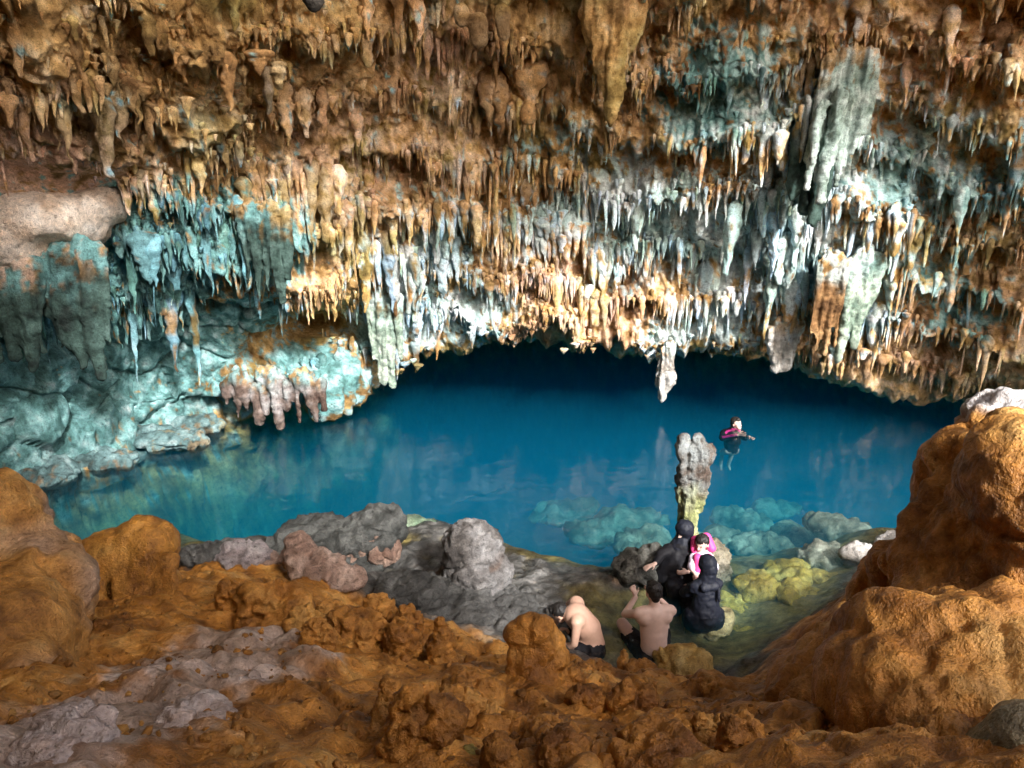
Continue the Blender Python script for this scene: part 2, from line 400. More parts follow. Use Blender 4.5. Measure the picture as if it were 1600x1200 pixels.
# ------------------------------------------------------------------ floor and lake bed: thin-plate surface through levelled points
PTS = []
for x, y, z in [(-300,1200,2.6),(0,1200,2.3),(200,1200,2.15),(450,1200,2.05),(700,1200,2.05),(950,1200,2.05),(1150,1200,2.15),(1350,1200,2.3),(1600,1200,2.5),(1900,1200,2.8),
 (0,1100,1.9),(200,1100,1.75),(300,1050,1.65),(500,1100,1.5),(650,1100,1.45),(800,1100,1.35),(1000,1110,1.2),(1100,1100,.95),(1200,1110,1.0),(1300,1100,1.3),(1500,1080,1.8),
 (700,1000,.62),(750,1010,.42),(840,1020,.40),(920,1040,.32),(1000,1060,.28),(1080,1060,.10),(1150,1060,.12),(1200,1050,.35),
 (330,960,.95),(250,960,1.0),(150,1000,1.2),(420,930,.70),(520,960,.72),(600,980,.70),(650,1000,.72),(420,1000,1.15),(550,1030,1.1),
 (450,890,.38),(330,890,.42),(220,910,.65),(120,920,.7),(60,950,1.0),
 (640,930,.22),(700,960,.2),(790,970,.12),(860,970,.05),(650,870,.08),(500,850,.08),(560,810,-.1),(640,820,-.3),(430,840,-.05),(350,850,-.1),(250,840,-.3),(120,860,-.3),
 (720,900,.14),(800,890,.06),(880,905,.03),(940,925,.0),(980,905,.02),(760,850,-.35),(850,870,-.35),(950,890,-.3),
 (1000,960,-.22),(1060,920,-.15),(1100,940,-.28),(1180,960,-.32),(1250,920,-.3),(1150,1010,-.25),(1220,980,-.15),(1300,890,-.25),(960,1000,-.12),(920,1010,-.05),(1040,1000,-.22),
 (1280,970,.4),(1400,920,.8),(1450,850,.5),(1500,800,.6),(1380,860,.0),(1150,870,-.7),(1230,860,-.6),(1320,840,-.5),(1040,880,-.3),(1100,880,-.35)]:
    PTS.append(RZ(x, y, z))
PTS += [np.array(p, float) for p in [(-3,8.6,-1.0),(-5,8.4,-.8),(-1.5,8.9,-1.3),(0,9,-1.6),(1.5,9.2,-1.5),(3,9.2,-1.2),(4.5,9.2,-1.0),(6,8.5,-.5),
 (-6.5,10,-1.4),(-4.5,10.5,-2.2),(-2,11,-2.8),(0,11.5,-3.4),(2.5,11.5,-3.0),(5,11.5,-2.6),(7.5,11,-1.8),(-7,13,-3),(-3,13.5,-4),(0,14.5,-4.6),(4,14.5,-4.6),(8,14.5,-4),(0,18,-5),(6,18,-5),(-6,18,-5),(12,16,-4),(-12,14,-3),(0,24,-5),(12,24,-5),(-12,24,-5),
 (-9,9,-1.2),(-8,6,.3),(-6,4,1.4),(-5,2,2.0),(-9,3,1.8),(9,8,-.6),(11,11,-1.5),(8,5,.4),(6.5,3,1.2),(5,1,2.0),(9,1,1.4),(12,5,.4),
 (0,0,2.75),(-2,0,2.75),(2,0,2.85),(4,-1,3.2),(-4,-1,2.6),(0,-4,3.4),(5,-4,3.2),(-5,-4,3.0),(3,-7,3.6),(9,-4,2.0),(-3,-8,3.4),(9,-8,2.0),(14,0,.8),(14,-8,1.5)]]
PTS = np.array(PTS)
def tps_fit(P, lam=.02):
    n = len(P); X = P[:, :2]
    d2 = ((X[:, None] - X[None]) ** 2).sum(-1)
    K = .5 * d2 * np.log(d2 + 1e-9) + lam * np.eye(n)
    A = np.zeros((n + 3, n + 3)); A[:n, :n] = K; A[:n, n] = A[n, :n] = 1; A[:n, n + 1:] = X; A[n + 1:, :n] = X.T
    return X, np.linalg.solve(A, np.concatenate([P[:, 2], np.zeros(3)]))
_tx, _tw = tps_fit(PTS)
def ground0(x, y):
    o = _tw[len(_tx)] + _tw[len(_tx) + 1] * x + _tw[len(_tx) + 2] * y
    for (a, b), w in zip(_tx, _tw):
        d2 = (x - a) ** 2 + (y - b) ** 2
        o = o + w * .5 * d2 * np.log(d2 + 1e-9)
    return o
def ground(x, y):
    z = ground0(x, y)
    Q = np.stack([x, y, np.zeros_like(x)], -1)
    dry = sstep(-.05, .5, z); deep = sstep(-.3, -1.2, z)
    z = z + dry * (.12 * fbm(Q, 1.2, 3, .5) + .055 * ridged(Q, 2.6, 3, 4.) + .02 * fbm(Q, 9., 2, .5, 6.))
    shore = sstep(-.15, .0, z) * sstep(.65, .3, z)
    z = z + shore * (.055 * ridged(Q, 2.6, 3, 44.) - .085)
    nod = worley2(x * 4.2 + .5 * pnoise(Q, 2.), y * 4.2 + .5 * pnoise(Q, 2., 9.), 3)
    ck = worley2(x * 1.15 + .35 * pnoise(Q, 1.6, 3.), y * 1.15 + .35 * pnoise(Q, 1.6, 7.), 9)
    z = z + dry * (.12 * (ck[2] - .5) - .09 * np.exp(-(ck[1] - ck[0]) / .06)) * sstep(-.1, .5, pnoise(Q, .6, 2.))
    nm = sstep(.05, .5, pnoise(Q, .9, 21.)) * dry * .6
    z = z + nm * .13 * np.sqrt(np.clip(1 - (nod[0] / .62) ** 2, 0, 1)) * (.4 + nod[2])
    z = z + (1 - dry) * (.05 * fbm(Q, 2.2, 3, .5, 6.)) + deep * .42 * fbm(Q, .8, 3, .55, 14.)
    return z
NX, NY = 440, 480
vv = np.linspace(0, 1, NY); yy = -1.5 + 10.5 * vv ** 1.15
uu = np.linspace(-1, 1, NX)
GX = uu[:, None] * (3.2 + .72 * np.clip(yy, 0, None))[None, :]; GY = np.repeat(yy[None], NX, 0)
GZ = ground(GX.ravel(), GY.ravel())
V = np.stack([GX.ravel(), GY.ravel(), GZ], -1)
def floor_color(V):
    """muddy slope, grey shore and pale lake bed are one rock whose skin changes with height above the water"""
    x, y, z = V.T
    tint = np.zeros(len(V))
    for px, py, zz, r, a in ((330,1050,1.6,.52,1.1),(220,1130,1.9,.42,1.05),(420,985,1.1,.40,1.0),(60,1190,2.2,.45,1.1),(380,1010,1.3,.45,1.0),(150,1180,2.1,.35,1.1),(460,1040,1.35,.3,.8)):
        c = RZ(px, py, zz); g = np.exp(-(((x - c[0]) ** 2 + (y - c[1]) ** 2) / r ** 2)); tint = np.maximum(tint, a * g)
    n1 = fbm(V, 1.6, 3, .55, 31.); n2 = fbm(V, 6., 3, .6, 33.); v = .5 * n1 + .5 * n2
    def pal(p): return tone(v, [(-.5, p[0]), (-.12, p[1]), (.18, p[2]), (.55, p[3])])
    mud, grey = pal(MUD), pal(GREY)
    bed = pal([(.13, .13, .09), (.40, .39, .31), (.64, .64, .54), (.78, .78, .70)])
    sh = pal([(.09, .068, .022), (.18, .145, .05), (.26, .215, .075), (.33, .28, .12)])
    zj = z + .18 * n1
    c = lerp(bed, sh, sstep(-.75, -.42, zj))
    c = lerp(c, grey, sstep(-.12, .02, zj))
    c = lerp(c, mud, sstep(.30, .48, zj + .3 * sstep(.2, 1.2, x)))
    c = lerp(c, tone(n1, [(-.4, (.34, .26, .21)), (.4, (.50, .43, .40))]), .85 * sstep(.25, .75, tint + .35 * n2))
    return c
M_FLOOR = rock_material('cave_floor_mud_to_lake_bed', .50, .6, .4, 10, .5, .72)
cave_floor = np_mesh('cave_floor', V, grid_faces(NX, NY), M_FLOOR, col=floor_color(V))
tag(cave_floor, 'brown muddy rock slope running down to the pool', 'cave floor', kind='structure')
# far lake bed and ground outside the near sheet
fx = np.linspace(-26, 26, 220); fy = np.linspace(8.9, 27, 100)
X2, Y2 = np.meshgrid(fx, fy, indexing='ij'); V2 = np.stack([X2.ravel(), Y2.ravel(), ground(X2.ravel(), Y2.ravel()) - .0], -1)
o = np_mesh('lake_bed', V2, grid_faces(220, 100), M_FLOOR, col=floor_color(V2))
tag(o, 'pale rocky bed of the blue pool', 'lake bed', kind='structure')
for sx in (-1, 1):
    u = np.linspace(0, 1, 60); v = np.linspace(-1.5, 9.05, 60)
    U, Vv = np.meshgrid(u, v, indexing='ij'); e = (3.2 + .72 * np.clip(Vv, 0, None)) * .995
    X3 = sx * (e + U * (26 - e)); V3 = np.stack([X3.ravel(), Vv.ravel(), ground(X3.ravel(), Vv.ravel()) - .01], -1)
    o = np_mesh('ground', V3, grid_faces(60, 60), M_FLOOR, col=floor_color(V3))
    tag(o, 'rocky ground beside the pool', 'ground', kind='structure')
X4, Y4 = np.meshgrid(np.linspace(-60, 60, 60), np.concatenate([np.linspace(-60, -10, 20), np.linspace(-9.5, -1.45, 30)]), indexing='ij')
Z4 = np.where(np.hypot(X4, Y4) < 14, ground0(X4.ravel(), Y4.ravel()).reshape(X4.shape), 0)
w4 = np.clip((np.hypot(X4, Y4) - 9) / 5, 0, 1); Z4 = Z4 * (1 - w4) + 2.0 * w4
V4 = np.stack([X4.ravel(), Y4.ravel(), Z4.ravel() - .02], -1)
o = np_mesh('ground', V4, grid_faces(60, 50), M_FLOOR, col=floor_color(V4))
tag(o, 'rocky ground outside the cave mouth', 'ground', kind='structure')
print('floor', round(time.time() - T0, 1))

# ------------------------------------------------------------------ water: a closed body that absorbs red first
mw, nt, b = new_mat('clear_blue_water')
nt.nodes.remove(b)
out = nt.nodes['Material Output']
tr = nt.nodes.new('ShaderNodeBsdfTransparent'); gl = nt.nodes.new('ShaderNodeBsdfGlossy'); gl.inputs['Roughness'].default_value = .05
fr = nt.nodes.new('ShaderNodeFresnel'); fr.inputs[0].default_value = 1.24
pos = geo_pos(nt)
def rings(px, py, freq, reach):
    c = RZ(px, py, 0); d = nt.nodes.new('ShaderNodeVectorMath'); d.operation = 'DISTANCE'; d.inputs[1].default_value = tuple(c)
    nt.links.new(pos, d.inputs[0]); dist = d.outputs['Value']
    return math_n(nt, 'MULTIPLY', math_n(nt, 'SINE', math_n(nt, 'MULTIPLY', dist, freq)), math_n(nt, 'EXPONENT', math_n(nt, 'MULTIPLY', dist, -reach)))
wv = noise_n(nt, stretch(nt, pos, (1, 1.6, 1)), 2.6, 4, .55, .5)
for a_ in ((1146, 668, 30, 1.1), (1060, 930, 34, 1.6), (920, 1000, 34, 2.0)): wv = math_n(nt, 'ADD', wv, math_n(nt, 'MULTIPLY', rings(*a_), .22))
bm_ = bump_n(nt, wv, .16, .06)
nt.links.new(bm_, gl.inputs['Normal']); nt.links.new(bm_, fr.inputs['Normal'])
mx = nt.nodes.new('ShaderNodeMixShader')
nt.links.new(fr.outputs[0], mx.inputs[0]); nt.links.new(tr.outputs[0], mx.inputs[1]); nt.links.new(gl.outputs[0], mx.inputs[2])
nt.links.new(mx.outputs[0], out.inputs['Surface'])
va = nt.nodes.new('ShaderNodeVolumeAbsorption'); va.inputs['Color'].default_value = (.30, .88, .945, 1); va.inputs['Density'].default_value = .9
va.inputs['Color'].default_value = (.10, .785, .925, 1); va.inputs['Density'].default_value = .52
vsc = nt.nodes.new('ShaderNodeVolumeScatter'); vsc.inputs['Color'].default_value = (.012, .35, .56, 1); vsc.inputs['Density'].default_value = .29; vsc.inputs['Anisotropy'].default_value = .04
vadd = nt.nodes.new('ShaderNodeAddShader'); nt.links.new(va.outputs[0], vadd.inputs[0]); nt.links.new(vsc.outputs[0], vadd.inputs[1])
nt.links.new(vadd.outputs[0], out.inputs['Volume'])
bm = bmesh.new(); bmesh.ops.create_cube(bm, size=1)
for v in bm.verts:
    v.co = Vector((v.co.x * 50, 15.0 + v.co.y * 27, -4 + v.co.z * 8))
me = bpy.data.meshes.new('water'); bm.to_mesh(me); bm.free()
water = bpy.data.objects.new('water', me); COL.objects.link(water); me.materials.append(mw)
tag(water, 'clear deep blue pool turning turquoise at the near shore', 'water', kind='structure')

# ------------------------------------------------------------------ hanging stalactites
rs = np.random.RandomState(11)
def stalactite_batch(root, L, R, seeds, rings, sides, flare=.06, lean=None):
    """root (n,3), L, R (n,) -> V (n, rings*sides+1, 3), faces for one (quads, the tip as a folded quad)"""
    n = len(root)
    t = np.concatenate([[-.165, -.13, -.07], np.linspace(0, 1, rings - 3)]); t = np.where(t > 0, np.clip(t, 0, 1) ** .92, t)
    ph = np.linspace(0, 2 * np.pi, sides, endpoint=False)
    sr = np.random.RandomState(5)
    a1 = seeds[:, 0][:, None, None]; 
    tt = t[None, :, None]; pp = ph[None, None, :]
    power = .34 + 1.05 * seeds[:, 1][:, None, None]
    tc = np.clip(tt, 0, 1)
    prof = (1 - tc * .93) ** power
    prof = prof * (1 + flare * np.exp(-((tt - .02) / .13) ** 2)) * np.where(tt < .02, np.clip(1 - ((.02 - tt) / .19) ** 2, .02, 1) ** .5, 1)
    prof = prof * (1 + .16 * np.sin(tt * (7 + 9 * seeds[:, 2][:, None, None]) + a1 * 40) + .07 * np.sin(tt * 31 + a1 * 90))
    lob = 1 + .16 * np.cos(2 * pp + a1 * 30 + 1.5 * tt) + .10 * np.cos(3 * pp + a1 * 70 - tt * 2) + .05 * np.cos(6 * pp + a1 * 11)
    r = R[:, None, None] * prof * lob
    fl = (.5 + .5 * seeds[:, 3])[:, None, None]; rot = (seeds[:, 4] * np.pi - np.pi / 2)[:, None, None] * .6
    lx = r * np.cos(pp); ly = r * np.sin(pp) * fl
    bx = (np.sin(tt * 2.2 + a1 * 20) - np.sin(a1 * 20)) * .035 * L[:, None, None]
    by = (np.sin(tt * 2.6 + a1 * 50) - np.sin(a1 * 50)) * .03 * L[:, None, None]
    X = lx * np.cos(rot) - ly * np.sin(rot) + bx; Y = lx * np.sin(rot) + ly * np.cos(rot) + by
    Z = np.broadcast_to(-tt * L[:, None, None], X.shape)
    P = np.stack([X, Y, Z], -1).reshape(n, -1, 3) + root[:, None, :]
    tip = np.stack([bx[:, -1, 0], by[:, -1, 0], -1.02 * L], -1) + root
    P = np.concatenate([P, tip[:, None, :]], 1)
    q = P.reshape(-1, 3); amp = np.repeat(R, P.shape[1])
    d = fbm(q, 5.5, 2, .6, 80.) * .30
    q = q + np.stack([d, np.roll(d, 1), .4 * d], -1) * amp[:, None]
    a = np.arange(rings * sides).reshape(rings, sides); b = np.roll(a, -1, 1)
    Fq = np.stack([a[:-1], b[:-1], b[1:], a[1:]], -1).reshape(-1, 4)
    Ft = np.stack([a[-1], b[-1], np.full(sides, rings * sides), np.full(sides, rings * sides)], -1)
    return q.reshape(n, -1, 3), Fq, Ft[:, :3]
def stal_faces(Fq, Ft, n, m):
    F3 = np.concatenate([Fq[:, [0, 1, 2]], Fq[:, [0, 2, 3]], Ft]); 
    return (F3[None] + (np.arange(n) * m)[:, None, None]).reshape(-1, 3)

vis = (wpx > -80) & (wpx < 1680) & (wpy > -90) & (wpy < 660) & (WV[:, 2] > .55)
ff = FW.ravel(); nz = NW.reshape(-1, 3)[:, 2]
flipz = np.sign(np.sum(NW.reshape(-1, 3) * (np.array([0, 2., 3.]) - WV), 1)); nz = nz * flipz
clump = fbm(WV * np.array([1, 1, .8]), .9, 2, .6, 91.)
edge = sstep(.24, .02, ff) + .5 * sstep(.95, 1.0, ff)
w = (.07 + edge * (1 + .9 * clump).clip(.05, 2.5) + .22 * sstep(-.1, -.7, nz)) * vis * (1 - PLAIN.ravel()).clip(0, 1)
w *= .35 + .65 * sstep(-.35, .2, clump)
w *= 1 - np.exp(-((np.arctan2(WV[:, 0], WV[:, 1]) + .285) / .065) ** 2 - ((WV[:, 2] - 1.6) / .8) ** 2).clip(0, 1)
NS = 5200
pick = rs.choice(len(w), NS, replace=False, p=w / w.sum())
root = WV[pick].copy(); fpk = ff[pick]
seeds = rs.rand(NS, 6)
isedge = np.clip(edge[pick], 0, 1)
big = sstep(-.1, .5, fbm(root, .5, 2, .5, 120.))
L = (.09 + .13 * rs.rand(NS)) + isedge * np.exp(rs.normal(-1.35, .6, NS)) * (.6 + 1.1 * big)
upl = sstep(4.6, 5.6, root[:, 2]) * sstep(-1.5, -3.5, root[:, 0])               # stubby drops under the dim upper roof
L *= (1 - .35 * upl) * (1 - .42 * sstep(4.3, 5.3, root[:, 2]))
L = np.clip(L, .1, 1.35); L = np.minimum(L, np.maximum(root[:, 2] - .25, .12))
R = (L * (.05 + .09 * rs.rand(NS)) + .018 + .028 * rs.rand(NS)) * np.where(rs.rand(NS) < .18, .5, 1.0); R *= 1 + .5 * upl; R = np.clip(R, .014, .14)
# most grow in fused rows: siblings beside each anchor, along the shelf
az0 = np.arctan2(root[:, 0], root[:, 1]); tang = np.stack([np.cos(az0), -np.sin(az0), 0 * az0], -1)
more = [(root, L, R, seeds)]
for k in (-2, -1, 1, 2, 3):
    keep = rs.rand(NS) < (.62 - .12 * abs(k))
    n = keep.sum(); sl = np.exp(rs.normal(-.25, .45, n)) * (1 - .10 * abs(k)); 
    rr = R[keep] * (.45 + .6 * rs.rand(n))
    more.append((root[keep] + tang[keep] * (k * R[keep] * (.9 + .7 * rs.rand(n)))[:, None] + np.stack([0 * rr, .05 * rs.randn(n), .05 * rs.randn(n)], -1), L[keep] * sl, rr, rs.rand(n, 6)))
root, L, R, seeds = [np.concatenate([m[i] for m in more]) for i in range(4)]
NS = len(root)
thd = np.degrees(np.arctan2(root[:, 0], root[:, 1])); lipz = np.interp(thd, _pa, _pp[:, 8, 1])
L = np.where(thd > -12, np.minimum(L, .10 + .7 * np.clip(root[:, 2] - lipz, 0, 9)), L); L = np.maximum(L, .07)
inw = np.stack([-np.sin(np.arctan2(root[:, 0], root[:, 1])), -np.cos(np.arctan2(root[:, 0], root[:, 1])), 0 * R], -1)
root += inw * (R * .05)[:, None]; root[:, 2] += .07
# forced large ones (px, py of root, length px, width px)
BIG = [(290,280,75,26),(425,340,125,40),(400,345,115,30),(378,340,125,26),(352,345,110,24),(325,360,115,22),(245,385,72,30),(215,380,72,32),(270,385,72,26),(300,375,70,20),(515,330,70,24),(532,345,58,20),(548,330,90,22),
 (300,-10,62,32),(360,-15,75,30),(430,-10,55,26),(20,55,80,34),(650,-20,90,40),(620,-10,75,30),(575,0,75,28),(700,-15,60,30),(755,130,78,36),(780,128,80,34),(835,120,80,46),(890,115,85,28),(915,60,90,26),(860,130,60,26),
 (965,440,70,18),(1095,425,110,22),(1112,425,115,20),(775,305,90,20),(735,300,70,22),(820,300,80,18),(660,380,95,20),(690,385,90,22),(720,390,75,20),(640,400,100,22),(600,380,110,24),(575,390,110,22),
 (1000,330,80,24),(1040,340,75,20),(1150,330,100,24),(1180,330,95,24),(1210,340,100,26),(1240,340,90,26),(1200,410,90,24),(1170,400,95,22),(1230,450,60,24),(1440,360,75,22),(1480,420,70,20),(1540,330,110,28),(1585,260,120,30),(1500,320,80,22),
 (1400,330,70,22),(1130,60,55,26),(1070,20,60,24),(1340,10,60,26),(1480,30,70,28),(1555,60,80,26),(1420,120,60,24),(480,150,70,26),(505,160,60,22),(450,150,75,28),(415,130,60,24),(560,180,60,24),(395,200,55,20),(120,60,70,34),(170,90,60,26),(235,40,60,28),(60,150,60,30),
 (505,560,60,16),(530,550,60,18),(555,540,55,16),(620,560,45,16),(650,540,45,16),(690,530,42,14),(740,520,38,14)]
br = np.array([wall_at(x, y) for x, y, l, wd in BIG]); bd = project(br)[2]
bl = np.array([b[2] for b in BIG]) * bd / F_PX; bw = np.array([b[3] for b in BIG]) * bd / F_PX / 2
br = br + np.stack([-np.sin(np.arctan2(br[:, 0], br[:, 1])), -np.cos(np.arctan2(br[:, 0], br[:, 1])), 0 * bl], -1) * (bw * .2)[:, None]; br[:, 2] += .08
root = np.concatenate([br, root]); L = np.concatenate([bl, L]); R = np.concatenate([bw, R]); seeds = np.concatenate([rs.rand(len(br), 6), seeds])
sx_, sy_, sd_ = project(root)
show = L * R / sd_ ** 2 * ((sx_ > 0) & (sx_ < 1600) & (sy_ + .5 * L / sd_ * F_PX > 0))
order = np.argsort(-show); NB = 300
tv = rs.rand(len(root), 3)
tints = (.62 + .75 * tv[:, :1]) * np.stack([np.ones(len(root)), .90 + .22 * tv[:, 1], .75 + .6 * tv[:, 1] * tv[:, 2] + .15], -1)   # old dark drips and fresh pale ones hang side by side
own, rest = order[:NB], order[NB:]
VB, Fq, Ft = stalactite_batch(root[own], L[own], R[own], seeds[own], 20, 14)
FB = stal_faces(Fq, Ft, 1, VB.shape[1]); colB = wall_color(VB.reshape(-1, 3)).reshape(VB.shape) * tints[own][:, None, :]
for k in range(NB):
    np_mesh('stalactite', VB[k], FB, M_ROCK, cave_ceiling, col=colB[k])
for sel, rg, sd_n in ((rest[:3000], 10, 8), (rest[3000:9800], 7, 6)):
    VS, Fq, Ft = stalactite_batch(root[sel], L[sel], R[sel], seeds[sel], rg, sd_n)
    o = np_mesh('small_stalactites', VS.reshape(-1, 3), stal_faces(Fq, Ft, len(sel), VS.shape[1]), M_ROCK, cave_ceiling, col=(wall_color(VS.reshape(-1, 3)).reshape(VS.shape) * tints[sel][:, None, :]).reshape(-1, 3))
    tag(o, kind='stuff')
print('stalactites', round(time.time() - T0, 1), len(rest))

# ------------------------------------------------------------------ sculpting helper: blobs -> one voxel skin -> noise relief
bm = bmesh.new(); bmesh.ops.create_icosphere(bm, subdivisions=3, radius=1)
ICO_V = np.array([v.co[:] for v in bm.verts]); ICO_F = np.array([[v.index for v in f.verts] for f in bm.faces]); bm.free()
def E(c, r, rot=None):
    v = ICO_V * np.array(r if hasattr(r, '__len__') else (r, r, r))
    if rot is not None: v = v @ np.array(Matrix.Rotation(rot, 3, 'Z')).T if not hasattr(rot, 'to_matrix') else v @ np.array(rot.to_matrix()).T
    return v + np.asarray(c)
def C(p0, r0, p1, r1, flat=None):
    """round cone; flat = (axis vector, factor) squashes it"""
    p0, p1 = np.asarray(p0, float), np.asarray(p1, float); ax = p1 - p0; ax = ax / (np.linalg.norm(ax) + 1e-9)
    up = (ICO_V @ ax) >= 0
    off = np.where(up[:, None], ICO_V * r1, ICO_V * r0)
    if flat is not None:
        f = np.asarray(flat[0], float); f = f / np.linalg.norm(f); off = off - (off @ f)[:, None] * f * (1 - flat[1])
    return np.where(up[:, None], p1, p0) + off
def skin(parts, voxel, smooth=2):
    V = np.concatenate(parts); F = np.concatenate([ICO_F + i * len(ICO_V) for i in range(len(parts))])
    me = bpy.data.meshes.new('tmp'); me.from_pydata(V.tolist(), [], F.tolist())
    ob = bpy.data.objects.new('tmp', me); COL.objects.link(ob)
    m = ob.modifiers.new('r', 'REMESH'); m.mode = 'VOXEL'; m.voxel_size = voxel
    dg = bpy.context.evaluated_depsgraph_get(); ev = ob.evaluated_get(dg); em = ev.to_mesh()
    n = len(em.vertices); co = np.empty(n * 3, np.float32); em.vertices.foreach_get('co', co); co = co.reshape(-1, 3)
    nf = len(em.polygons); lt = np.empty(nf, np.int32); em.polygons.foreach_get('loop_total', lt)
    vi = np.empty(len(em.loops), np.int32); em.loops.foreach_get('vertex_index', vi)
    ev.to_mesh_clear(); bpy.data.objects.remove(ob); bpy.data.meshes.remove(me)
    Fq = vi.reshape(-1, 4) if (lt == 4).all() else None
    assert Fq is not None
    co = co.astype(np.float64)
    e = np.concatenate([Fq[:, [0, 1]], Fq[:, [1, 2]], Fq[:, [2, 3]], Fq[:, [3, 0]]]); e = np.concatenate([e, e[:, ::-1]])
    cnt = np.bincount(e[:, 0], minlength=n)[:, None].clip(1)
    for _ in range(smooth):
        a = np.stack([np.bincount(e[:, 0], co[e[:, 1], k], n) for k in range(3)], -1) / cnt
        co = co * .35 + a * .65
    return co, Fq
def vnormals(V, Fq):
    fn = np.cross(V[Fq[:, 2]] - V[Fq[:, 0]], V[Fq[:, 3]] - V[Fq[:, 1]])
    N = np.zeros_like(V)
    for k in range(4):
        for a in range(3): N[:, a] += np.bincount(Fq[:, k], fn[:, a], len(V))
    return N / (np.linalg.norm(N, axis=1, keepdims=True) + 1e-12)
def relief(V, Fq, disp, off=0.0):
    N = vnormals(V, Fq); d = 0
    for kind, sc_, am in disp:
        q = V
        if kind == 'flute': q = V * np.array([1, 1, .12]); d = d + am * fbm(q, sc_, 2, .5, off)
        elif kind == 'ridge': d = d + am * ridged(q, sc_, 3, off + 3)
        elif kind == 'crack':
            w1, w2, hid = worley3(q + .25 / sc_ * np.stack([pnoise(q, sc_ * 1.5, off), pnoise(q, sc_ * 1.5, off + 5), pnoise(q, sc_ * 1.5, off + 9)], -1), sc_, off)
            d = d + am * ((hid - .5) * .9 - 1.1 * np.exp(-(w2 - w1) / .07))
        elif kind == 'pit': d = d - am * sstep(.25, .6, fbm(q, sc_, 2, .5, off + 7))
        else: d = d + am * fbm(q, sc_, 3, .55, off)
    return V + N * np.asarray(d)[:, None]
def rock(name, parts, voxel, disp, colfn, mat, label=None, cat=None, group=None, parent=None, smooth=2, off=None):
    V, Fq = skin(parts, voxel, smooth)
    V = relief(V, Fq, disp, (len(label or name) * 3.7 + V[0, 0] * 5) if off is None else off)
    org = V.mean(0) if parent is None else np.zeros(3)
    if parent is None: org[2] = V[:, 2].min()
    ob = np_mesh(name, V - org, Fq, mat, col=colfn(V))
    ob.location = org
    if parent is not None: ob.parent = parent; ob.matrix_parent_inverse = Matrix.Translation(-parent.location)
    return tag(ob, label, cat, group)
def dz(px, py, z): return (z - CAM_Z) / ray(px, py)[2]
def Ep(px, py, d, rx, ry, rd=None, rot=None):
    """ellipsoid given by pixel centre, depth and pixel radii"""
    k = PX(d); return E(RD(px, py, d), (rx * k, (rd if rd else (rx + ry) / 2) * k, ry * k), rot)
def Cp(x0, y0, d0, r0, x1, y1, d1, r1): return C(RD(x0, y0, d0), r0 * PX(d0), RD(x1, y1, d1), r1 * PX(d1))
def c_mud(V): return rock_color(V, MUD, streak=.1)
def c_grey(V): return rock_color(V, GREY, streak=.1)
def c_warm(V): return rock_color(V, WARM, streak=.2)
def c_pinkrock(V): return rock_color(V, [(.20, .12, .09), (.34, .22, .17), (.44, .31, .25), (.55, .42, .36)], streak=.1)
def c_yel(V): return rock_color(V, YEL, streak=0)
def c_pale(V): return rock_color(V, PALE, streak=0)
def c_mint(V): return rock_color(V, [(.10, .16, .13), (.24, .33, .27), (.38, .48, .40), (.55, .62, .54)], streak=.45)
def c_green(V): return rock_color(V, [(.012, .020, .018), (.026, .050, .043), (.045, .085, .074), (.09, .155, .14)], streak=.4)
#@@THINGS
# ------------------------------------------------------------------ great hanging formations
ROUGH = [('n', 1.3, .05), ('ridge', 4.0, .03), ('n', 14, .010)]
FLUTE = [('flute', 6.0, .085), ('flute', 15.0, .04), ('ridge', 5.0, .02), ('n', 18, .010)]
def wd(px, py, fwd=0.0):
    """depth of the cave wall at a pixel, brought fwd metres nearer"""
    return project(wall_at(px, py)[None])[2][0] - fwd
def hang(name, strands, label, cat, colfn, fwd=.15, disp=FLUTE, voxel=.034, d=None, group=None):
    """strands: (px, py0, half width px, py1, tip half width px, flatness)"""
    dd = d if d else wd(strands[0][0], strands[0][1], fwd)
    parts = []
    for x0, y0, w0, x1, y1, w1 in strands:
        k = PX(dd); p0 = RD(x0, y0, dd); vert = (y1 - y0) * k / .97
        p1 = np.array([p0[0] + (x1 - x0) * k, p0[1], p0[2] - vert])
        mid = (p0 + p1) / 2
        parts += [C(p0, w0 * k, mid, (w0 * .62 + w1 * .38) * k, ((0, 1, 0), .7)), C(mid, (w0 * .62 + w1 * .38) * k, p1, w1 * k, ((0, 1, 0), .7))]
    def grown(V):     # the root of a drip still has the skin of the roof it grows from
        h = (V[:, 2] - V[:, 2].min()) / (np.ptp(V[:, 2]) + 1e-6)
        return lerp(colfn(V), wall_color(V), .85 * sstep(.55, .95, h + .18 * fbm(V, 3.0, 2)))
    return rock(name, parts, voxel, disp, grown, M_ROCK, label, cat, group)
rock('rock_bulge', [Ep(-40,362,9.0,150,72,110), Ep(60,345,9.1,100,52,90), Ep(120,325,9.25,62,34,60), Ep(165,308,9.4,38,20,40), Ep(40,300,9.5,150,60,90), Ep(-140,330,8.8,150,110,140)], .05, [('n', .9, .10), ('ridge', 2.2, .035), ('n', 9, .012), ('pit', 5, .02)], lambda V: rock_color(V, [(.52, .38, .27), (.70, .57, .46), (.78, .68, .59), (.82, .76, .70)], streak=.15), M_ROCK, 'smooth cream-white rock bulge under the dim roof, above the dark green stalactites', 'rock')
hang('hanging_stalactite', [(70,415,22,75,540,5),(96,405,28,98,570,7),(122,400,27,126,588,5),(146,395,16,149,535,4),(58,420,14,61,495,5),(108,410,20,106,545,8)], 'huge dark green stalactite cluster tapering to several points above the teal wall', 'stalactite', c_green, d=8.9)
hang('hanging_stalactite', [(-12,420,26,-6,555,8),(18,418,24,21,582,6),(40,420,16,44,555,4),(-40,420,26,-40,560,10)], 'huge dark green stalactite cut by the picture edge, below the white rock bulge', 'stalactite', c_green, d=8.7)
